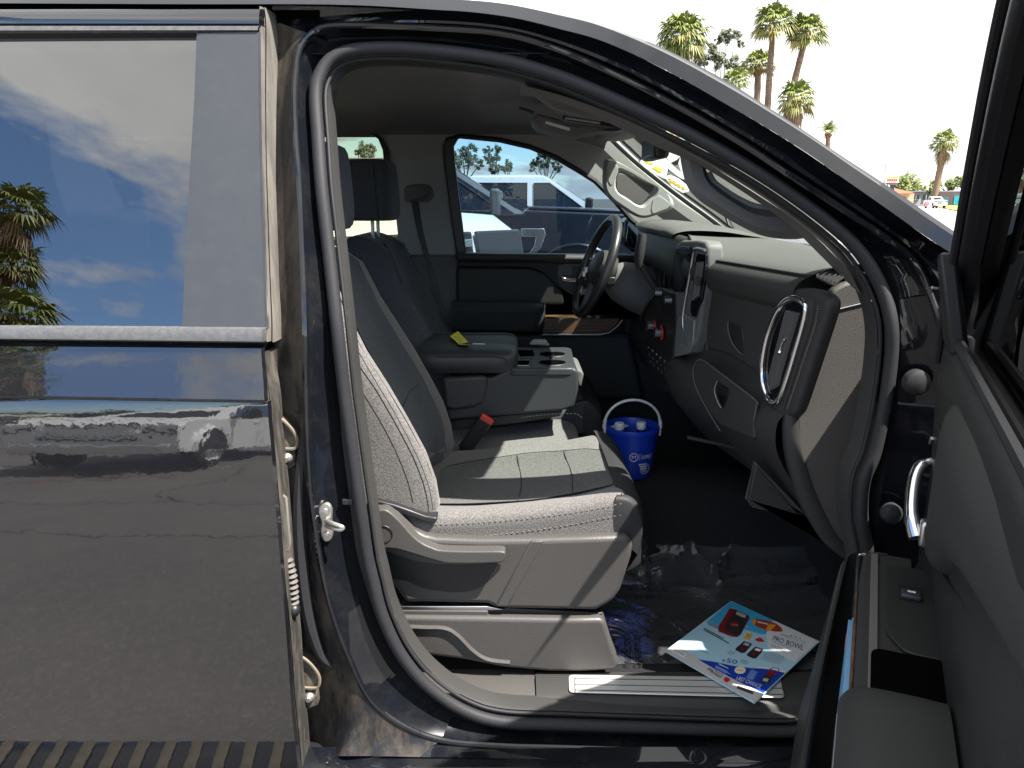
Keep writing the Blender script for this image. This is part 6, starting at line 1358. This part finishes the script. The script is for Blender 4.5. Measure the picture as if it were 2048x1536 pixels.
def film_text(s, px, py, ang, h, w):
    o = PZ(px, py, FZ + .008); d = Vector((math.cos(ang), math.sin(ang), 0)); u = Vector((-math.sin(ang), math.cos(ang), 0)); vs, fs = text_geo(s); out = []
    for x, y in vs:
        p = o + d*(x*w) + u*(y*h); out.append(Vector((p.x, p.y, film_z(p.x, p.y) + .0025)))
    mk("printed_warning", out, fs, FINK, FLM, smooth=False)
for (l1, px, py, an) in (("DEALER MUST REMOVE", 1345, 1192, math.pi*.97), ("PROTECTIVE COVER", 1340, 1176, math.pi*.97), ("DEALER MUST", 1600, 1236, math.pi*1.02 - math.pi*.9), ("REMOVE COVER", 1438, 1270, math.pi), ("PROTECTIVE COVER", 1560, 1160, .22), ("DEALER MUST REMOVE", 1540, 1180, .22), ("PROTECTIVE COVER", 1400, 1120, -1.1), ("DEALER MUST REMOVE", 1425, 1125, -1.1), ("PROTECTIVE", 1264, 1330, 1.45), ("DEALER MUST", 1285, 1330, 1.45), ("REMOVE", 1480, 1215, -1.2), ("DEALER MUST REMOVE", 1480, 1112, 3.05)):
    film_text(l1, px, py, an, .017, .0135*len(l1))
# ---- magazine flyer lying half on the sill
FYZ = .4655
fc = [PZ(1462,1203,FYZ), PZ(1639,1284,FYZ), PZ(1509,1408,FYZ), PZ(1330,1304,FYZ)]  # top, right, bottom, left corners in the photo
def F(x, y, d=0.0): # a point of the zoomed flyer picture
    p = PZ(1310 + x/5.851, 1190 + y/5.851, FYZ); return p + Vector((0, 0, .002 + d))
FLY = tag(MB().slab([F(890,75,-.002), F(1925,550,-.002), F(1165,1275,-.002), F(115,665,-.002)], (0, 0, .002)).build("sales_flyer", mat("flyer_paper_blue", (.42, .66, .78), .35), None, smooth=False), "glossy blue and white tool sales flyer lying on the door sill", "flyer")
def fpoly(name, pts, m, d=.0004): return MB().slab([F(x, y, d) for x, y in pts], (0, 0, .0003)).build(name, m, FLY, smooth=False)
c_ = lambda n, c: mat(n, c, .35)
fpoly("print_top_band", [(890,80),(1385,305),(1290,470),(930,300),(820,400),(600,330)], c_("flyer_cyan", (.06, .42, .72)))
fpoly("print_white_corner", [(1385,310),(1915,552),(1640,790),(1330,640),(1300,470)], c_("flyer_white", (.72, .73, .74)), .0006)
fpoly("print_grey_strip", [(115,668),(235,590),(520,760),(900,990),(1265,1160),(1170,1262)], c_("flyer_grey", (.55, .54, .53)), .0006)
fpoly("print_navy_band", [(500,765),(700,795),(950,850),(1150,870),(1350,870),(1530,915),(1268,1160),(1180,1120),(900,985),(700,880)], c_("flyer_navy", (.012, .05, .36)), .0008)
fpoly("print_wave_line", [(1175,850),(1380,862),(1535,905),(1520,925),(1370,885),(1190,866)], c_("flyer_white", (.72, .73, .74)), .0010)
red = c_("flyer_dark_red", (.22, .015, .02)); char = c_("flyer_charcoal", (.03, .03, .035)); org = c_("flyer_orange", (.80, .36, .03)); lcd = c_("flyer_lcd", (.45, .43, .40))
fpoly("print_meter_case", [(870,172),(935,178),(1100,255),(1105,285),(1010,465),(960,505),(900,500),(740,440),(738,385),(830,240)], red, .0012)
fpoly("print_meter_face", [(945,190),(1090,262),(1000,480),(960,490),(800,420),(830,350)], char, .0014)
fpoly("print_meter_screen", [(960,205),(1065,250),(1050,285),(945,240)], lcd, .0016)
dl = [(930 + 50*math.cos(t), 360 + 34*math.sin(t)) for t in [k*.393 for k in range(16)]]; fpoly("print_meter_dial", dl, red, .0016)
fpoly("print_meter_knob", [(890,350),(960,362),(975,378),(900,362)], c_("flyer_tan", (.45, .22, .12)), .0018)
fpoly("print_slate_panel", [(610,310),(730,365),(735,410),(620,360)], c_("flyer_slate", (.25, .33, .40)), .0008)  # slate-coloured patch of the print
ball = [(1310 + 185*math.cos(t)*.98 - 0, 360 + 185*math.cos(t)*.28 + 62*math.sin(t)) for t in [k*.314 for k in range(20)]]
fpoly("print_football", [(1130,310),(1190,290),(1300,310),(1420,350),(1480,400),(1495,440),(1420,442),(1300,425),(1190,380),(1140,345)], c_("flyer_football", (.36, .05, .03)), .0012)
for q in ([(1135,305),(1190,300),(1165,360),(1140,345)], [(1330,350),(1420,365),(1350,432),(1290,420)]): fpoly("print_stripe", q, org, .0014)
fpoly("print_laces", [(1200,320),(1320,350),(1320,362),(1200,335)], c_("flyer_white", (.72, .73, .74)), .0016)
fpoly("print_blue_stroke", [(1075,380),(1290,450),(1290,470),(1240,468),(1040,410)], c_("flyer_cyan", (.06, .42, .72)), .0009)
fpoly("print_battery", [(1075,460),(1140,470),(1095,535),(1035,520)], org, .0010)
for (ox, oy) in ((0, 0), (132, 65)):
    fpoly("print_small_meter", [(1040+ox,552+oy),(1130+ox,580+oy),(1128+ox,600+oy),(1050+ox,688+oy),(1010+ox,690+oy),(940+ox,655+oy),(945+ox,635+oy)], char, .0010)
    fpoly("print_small_screen", [(1050+ox,568+oy),(1110+ox,588+oy),(1090+ox,612+oy),(1030+ox,592+oy)], c_("flyer_pinkish", (.55, .42, .40)), .0012)
    dl = [(1025+ox + 24*math.cos(t), 636+oy + 17*math.sin(t)) for t in [k*.5 for k in range(12)]]; fpoly("print_small_dial", dl, red, .0012)
fpoly("print_clamp_meter", [(1300,930),(1390,950),(1330,1050),(1260,1050),(1230,1020)], char, .0012); fpoly("print_clamp_body", [(1330,900),(1400,915),(1375,970),(1300,950)], red, .0014); fpoly("print_clamp_screen", [(1275,985),(1330,1000),(1310,1035),(1255,1015)], lcd, .0014)
MB().tube([F(x, y, .0016) for x, y in [(1335,920),(1345,880),(1370,868),(1430,872),(1450,890),(1440,930),(1410,950)]], .0012, 5).build("print_clamp_jaw", red, FLY)
dl = [(995 + 66*math.cos(t), 895 + 42*math.sin(t)) for t in [k*.314 for k in range(20)]]; fpoly("print_round_badge", dl, c_("flyer_cream", (.8, .74, .6)), .0012)
fpoly("print_badge_text", [(955,885),(1035,893),(1035,905),(950,897)], org, .0014)
fpoly("print_bar_code", [(215,632),(375,705),(340,750),(185,668)], c_("flyer_white", (.72, .73, .74)), .0010)
for k in range(9): fpoly("bar_code_line", [(232+13*k,648+6*k),(237+13*k,650+6*k),(229+13*k,672+6*k),(224+13*k,670+6*k)], char, .0012)
fpoly("print_red_emblem", [(820,972),(865,985),(880,1010),(850,1036),(815,1030),(800,1000)], c_("flyer_red", (.6, .02, .04)), .0010)
fpoly("print_crown_logo", [(1165,540),(1185,520),(1240,510),(1280,560),(1220,560)], c_("flyer_red", (.6, .02, .04)), .0010)
def ftext(s, o, a, h, m, sh=0.0, d=.0016):
    mb = MB(); text_on(mb, s, F(*o, d), F(*a, d), F(*h, d), sh); mb.build("flyer_text", m, FLY, smooth=False)
navy = c_("flyer_text_navy", (.03, .035, .11)); wht = c_("flyer_white", (.72, .73, .74)); gry = c_("flyer_text_grey", (.30, .33, .37))
ftext("PRO BOWL", (1370,545), (1730,662), (1392,488), navy)
ftext("HEADED TO THE", (1455,482), (1760,588), (1467,458), gry)
ftext("LAST CHANCE", (945,1000), (1235,1115), (962,955), wht, .25)
ftext("MATCO", (598,888), (775,980), (625,855), char, .3)
ftext("TOOLS", (640,922), (770,990), (652,902), char, .3)
ftext("50", (830,800), (955,825), (845,752), c_("flyer_indigo", (.08, .06, .25)))
ftext("$", (780,790), (812,798), (790,765), char)
for k in range(3): fpoly("star", [(1590+50*k,482+16*k),(1606+50*k,486+16*k),(1600+50*k,496+16*k),(1586+50*k,490+16*k)], navy, .0012)
def lines(x0, y0, x1, y1, n, dx, dy, m, th=5, d=.0012, seed=1):
    r = random.Random(seed)
    for k in range(n):
        e = r.uniform(.7, 1.0); xa, ya = x0 + dx*k, y0 + dy*k; xb, yb = xa + (x1 - x0)*e, ya + (y1 - y0)*e
        fpoly("print_line", [(xa, ya), (xb, yb), (xb - 3, yb + th), (xa - 3, ya + th)], m, d)
lines(575,396,890,566,2,-8,16,char,8,seed=1); lines(355,560,640,690,2,-10,14,gry,3,seed=2); lines(1375,560,1660,650,1,0,0,gry,6); lines(1360,590,1600,680,2,-10,16,gry,6,seed=4)
lines(1310,672,1540,750,7,-13,14,gry,3,seed=5); lines(875,655,945,690,4,-10,12,gry,3,seed=6); lines(1010,760,1120,800,4,-8,12,gry,3,seed=7)
lb = c_("flyer_pale_blue", (.30, .45, .75)); lines(745,815,900,890,1,0,0,wht,6); lines(715,838,890,930,3,-6,10,lb,4,seed=8); lines(1125,885,1215,925,9,-7,11,lb,3,seed=9)
lines(970,1075,1185,1160,3,-6,11,char,9,seed=10)
# ---- brochure standing in the door pocket
bp_ = MB().slab([DP(.24, .60, .110), DP(.50, .60, .110), DP(.50, .85, .108), DP(.24, .85, .108)], dn*.008).build("pocket_brochure", mat("brochure_blue", (.20, .42, .66), .35), None, smooth=False)
tag(bp_, "blue and white brochure tucked in the open door's map pocket", "brochure")
MB().slab([DP(.2395, .79, .112), DP(.2395, .79, .117), DP(.2395, .82, .117), DP(.2395, .82, .112)], -da*.0008).build("brochure_print", ORANGE, bp_, smooth=False)
MB().slab([DP(.2395, .62, .112), DP(.2395, .62, .117), DP(.2395, .70, .117), DP(.2395, .70, .112)], -da*.0008).build("brochure_band", mat("flyer_navy", (.012, .05, .36), .35), bp_, smooth=False)
# ---- bucket with two bottles on the tunnel
BZ = .695; bcen = P(1276, 935, 2.40); bcen = Vector((P(1263, 890, 2.40).x, 2.40, BZ))
BK = empty("bucket", bcen); tag(BK, "blue plastic bucket with a white bail handle on the carpet hump", "bucket")
def bl_(prof, name, m, par=BK, **k): return MB().lathe(prof, bcen, (0, 0, 1), 40).build(name, m, par, **k)
RT, RBt, HB = .088, .069, .168
bl_([(.0001, .002), (RBt - .003, .002), (RBt, .006), (RBt + .010, HB*.60), (RT - .006, HB*.86), (RT - .003, HB*.865), (RT - .002, HB*.90), (RT, HB*.905), (RT, HB*.985), (RT - .001, HB), (RT - .004, HB), (RT - .006, HB*.97), (RT - .009, HB*.85), (RBt + .006, HB*.55), (RBt - .005, .008), (.0001, .008)], "bucket_body", BLUE)
hp = [bcen + Vector((RT*1.04*math.cos(t), -.01*math.sin(t), HB*.93 + .098*max(0, math.sin(t))**.85)) for t in [math.pi*k/30 for k in range(31)]]
MB().tube(hp, [.0055 if 2 < k < 28 else .0075 for k in range(31)], 8, flat=.8).build("handle", WHITEP, BK)
for s in (-1, 1): MB().obox(bcen + Vector((s*(RT + .002), 0, HB*.88)), (.004, 0, 0), (0, .009, 0), (0, 0, .016)).build("handle_ear", WHITEP, BK, bevel=.003)
def on_bucket(u, v): # u metres round the front, v metres up
    r = lerp_tab([(0, RBt), (HB*.6, RBt + .010), (HB*.86, RT - .006)], v) + .0008; a = -math.pi/2 + u/r; return bcen + Vector((r*math.cos(a), r*math.sin(a), v))
def btext(s, u, v, w, h, sh=0.0):
    vs, fs = text_geo(s, sh); mk("bucket_print", [on_bucket(u + x*w, v + y*h) for x, y in vs], fs, WINK, BK, smooth=False)
btext("EXPRESS", .022, .075, .042, .013, .15); btext("M", -.010, .076, .013, .012)
MB().tube([on_bucket(-.0035 + .0135*math.cos(t), .082 + .0135*math.sin(t)) for t in [k*.262 for k in range(24)]], .0012, 5, True).build("bucket_emblem", WINK, BK)
MB().tube([on_bucket(.0155, .071), on_bucket(.0155, .095)], .0006, 5).build("bucket_rule", WINK, BK)
MB().tube([on_bucket(.034 + .022*math.cos(t), .040 + .017*math.sin(t)) for t in [-2.0 + k*.2 for k in range(18)]], .0007, 5).build("bucket_oval", WINK, BK)
for k, (u, v, w) in enumerate(((.014, .054, .024), (.018, .046, .024), (.020, .038, .022))):
    r = random.Random(k); x = u
    while x < u + w:
        q = r.uniform(.0025, .005); MB().slab([on_bucket(x, v), on_bucket(x + q, v), on_bucket(x + q, v + .005), on_bucket(x, v + .005)], (0, -.0004, 0)).build("bucket_small_print", WINK, BK, smooth=False); x += q + .001
btext("GINS", .020, .0285, .024, .007, .1)
for i, (x, y, lab) in enumerate(((-.042, -.004, "clear water bottle on the left inside the blue bucket"), (.030, .004, "clear water bottle on the right inside the blue bucket"))):
    o = bcen + Vector((x, y, .010)); B_ = empty("water_bottle", o); tag(B_, lab, "water bottle", "water bottles in the blue bucket")
    MB().lathe([(.0001, 0), (.028, 0), (.030, .006), (.030, .085), (.026, .105), (.014, .125), (.0125, .132), (.0125, .145)], o, (0, 0, 1), 20).build("bottle_body", PET, B_)
    MB().lathe([(.0145, .143), (.0155, .146), (.0155, .163), (.0140, .166), (.0001, .166)], o, (0, 0, 1), 24).build("bottle_cap", CAPM, B_)
    MB().lathe([(.0305, .035), (.0305, .075)], o, (0, 0, 1), 20).build("bottle_label", WHITEP, B_)
pc = bcen + Vector((-.038, .04, .150))
tag(MB().slab([pc + Vector(v) for v in ((-.030, -.005, 0), (.004, .022, .006), (.034, 0, .002), (0, -.030, -.004))], (0, 0, .001)).build("paper_card", mat("clear_card", (.45, .55, .66), .25), None, smooth=False), "small pale card propped behind the left bottle in the bucket", "card")
# ---- key tag and keys on the armrest lid
lz = P(1000, 700, YC).z + .002
KT = empty("key_tag", PZ(920, 678, lz + .004)); tag(KT, "yellow dealer key tag with ring and key on the armrest lid", "key tag")
kq = [PZ(x, y, lz + .006) for x, y in ((900, 673), (916, 663), (941, 690), (919, 690))]
MB().slab(kq, (0, 0, .0015)).build("tag_card", YELLOW, KT, smooth=False)
kk = MB()
for k in range(5):
    a = kq[0].lerp(kq[3], .25 + .13*k); b = kq[1].lerp(kq[2], .25 + .13*k); p, q = a.lerp(b, .2), a.lerp(b, .5 + .25*((k*7) % 3)/2); w = (kq[3] - kq[0]).normalized()*.0012
    kk.slab([p - w, q - w, q + w, p + w], (0, 0, .0021))
kk.build("tag_writing", INK, KT, smooth=False)
rc = PZ(924, 688, lz + .009); MB().tube([rc + Vector((.011*math.cos(t), .011*math.sin(t), 0)) for t in [k*.393 for k in range(16)]], .0012, 6, True).build("key_ring", SATIN, KT)
MB().slab(cr([rc + Vector(v) for v in ((.012, -.004, 0), (.028, -.006, 0), (.034, .002, 0), (.026, .009, 0), (.012, .005, 0))], 3, True), (0, 0, .004)).build("key_head", BLACK, KT, bevel=.001)
MB().slab([rc + Vector(v) for v in ((.032, -.003, 0), (.070, -.006, 0), (.072, -.002, 0), (.034, .003, 0))], (0, 0, .002)).build("key_blade", SATIN, KT)
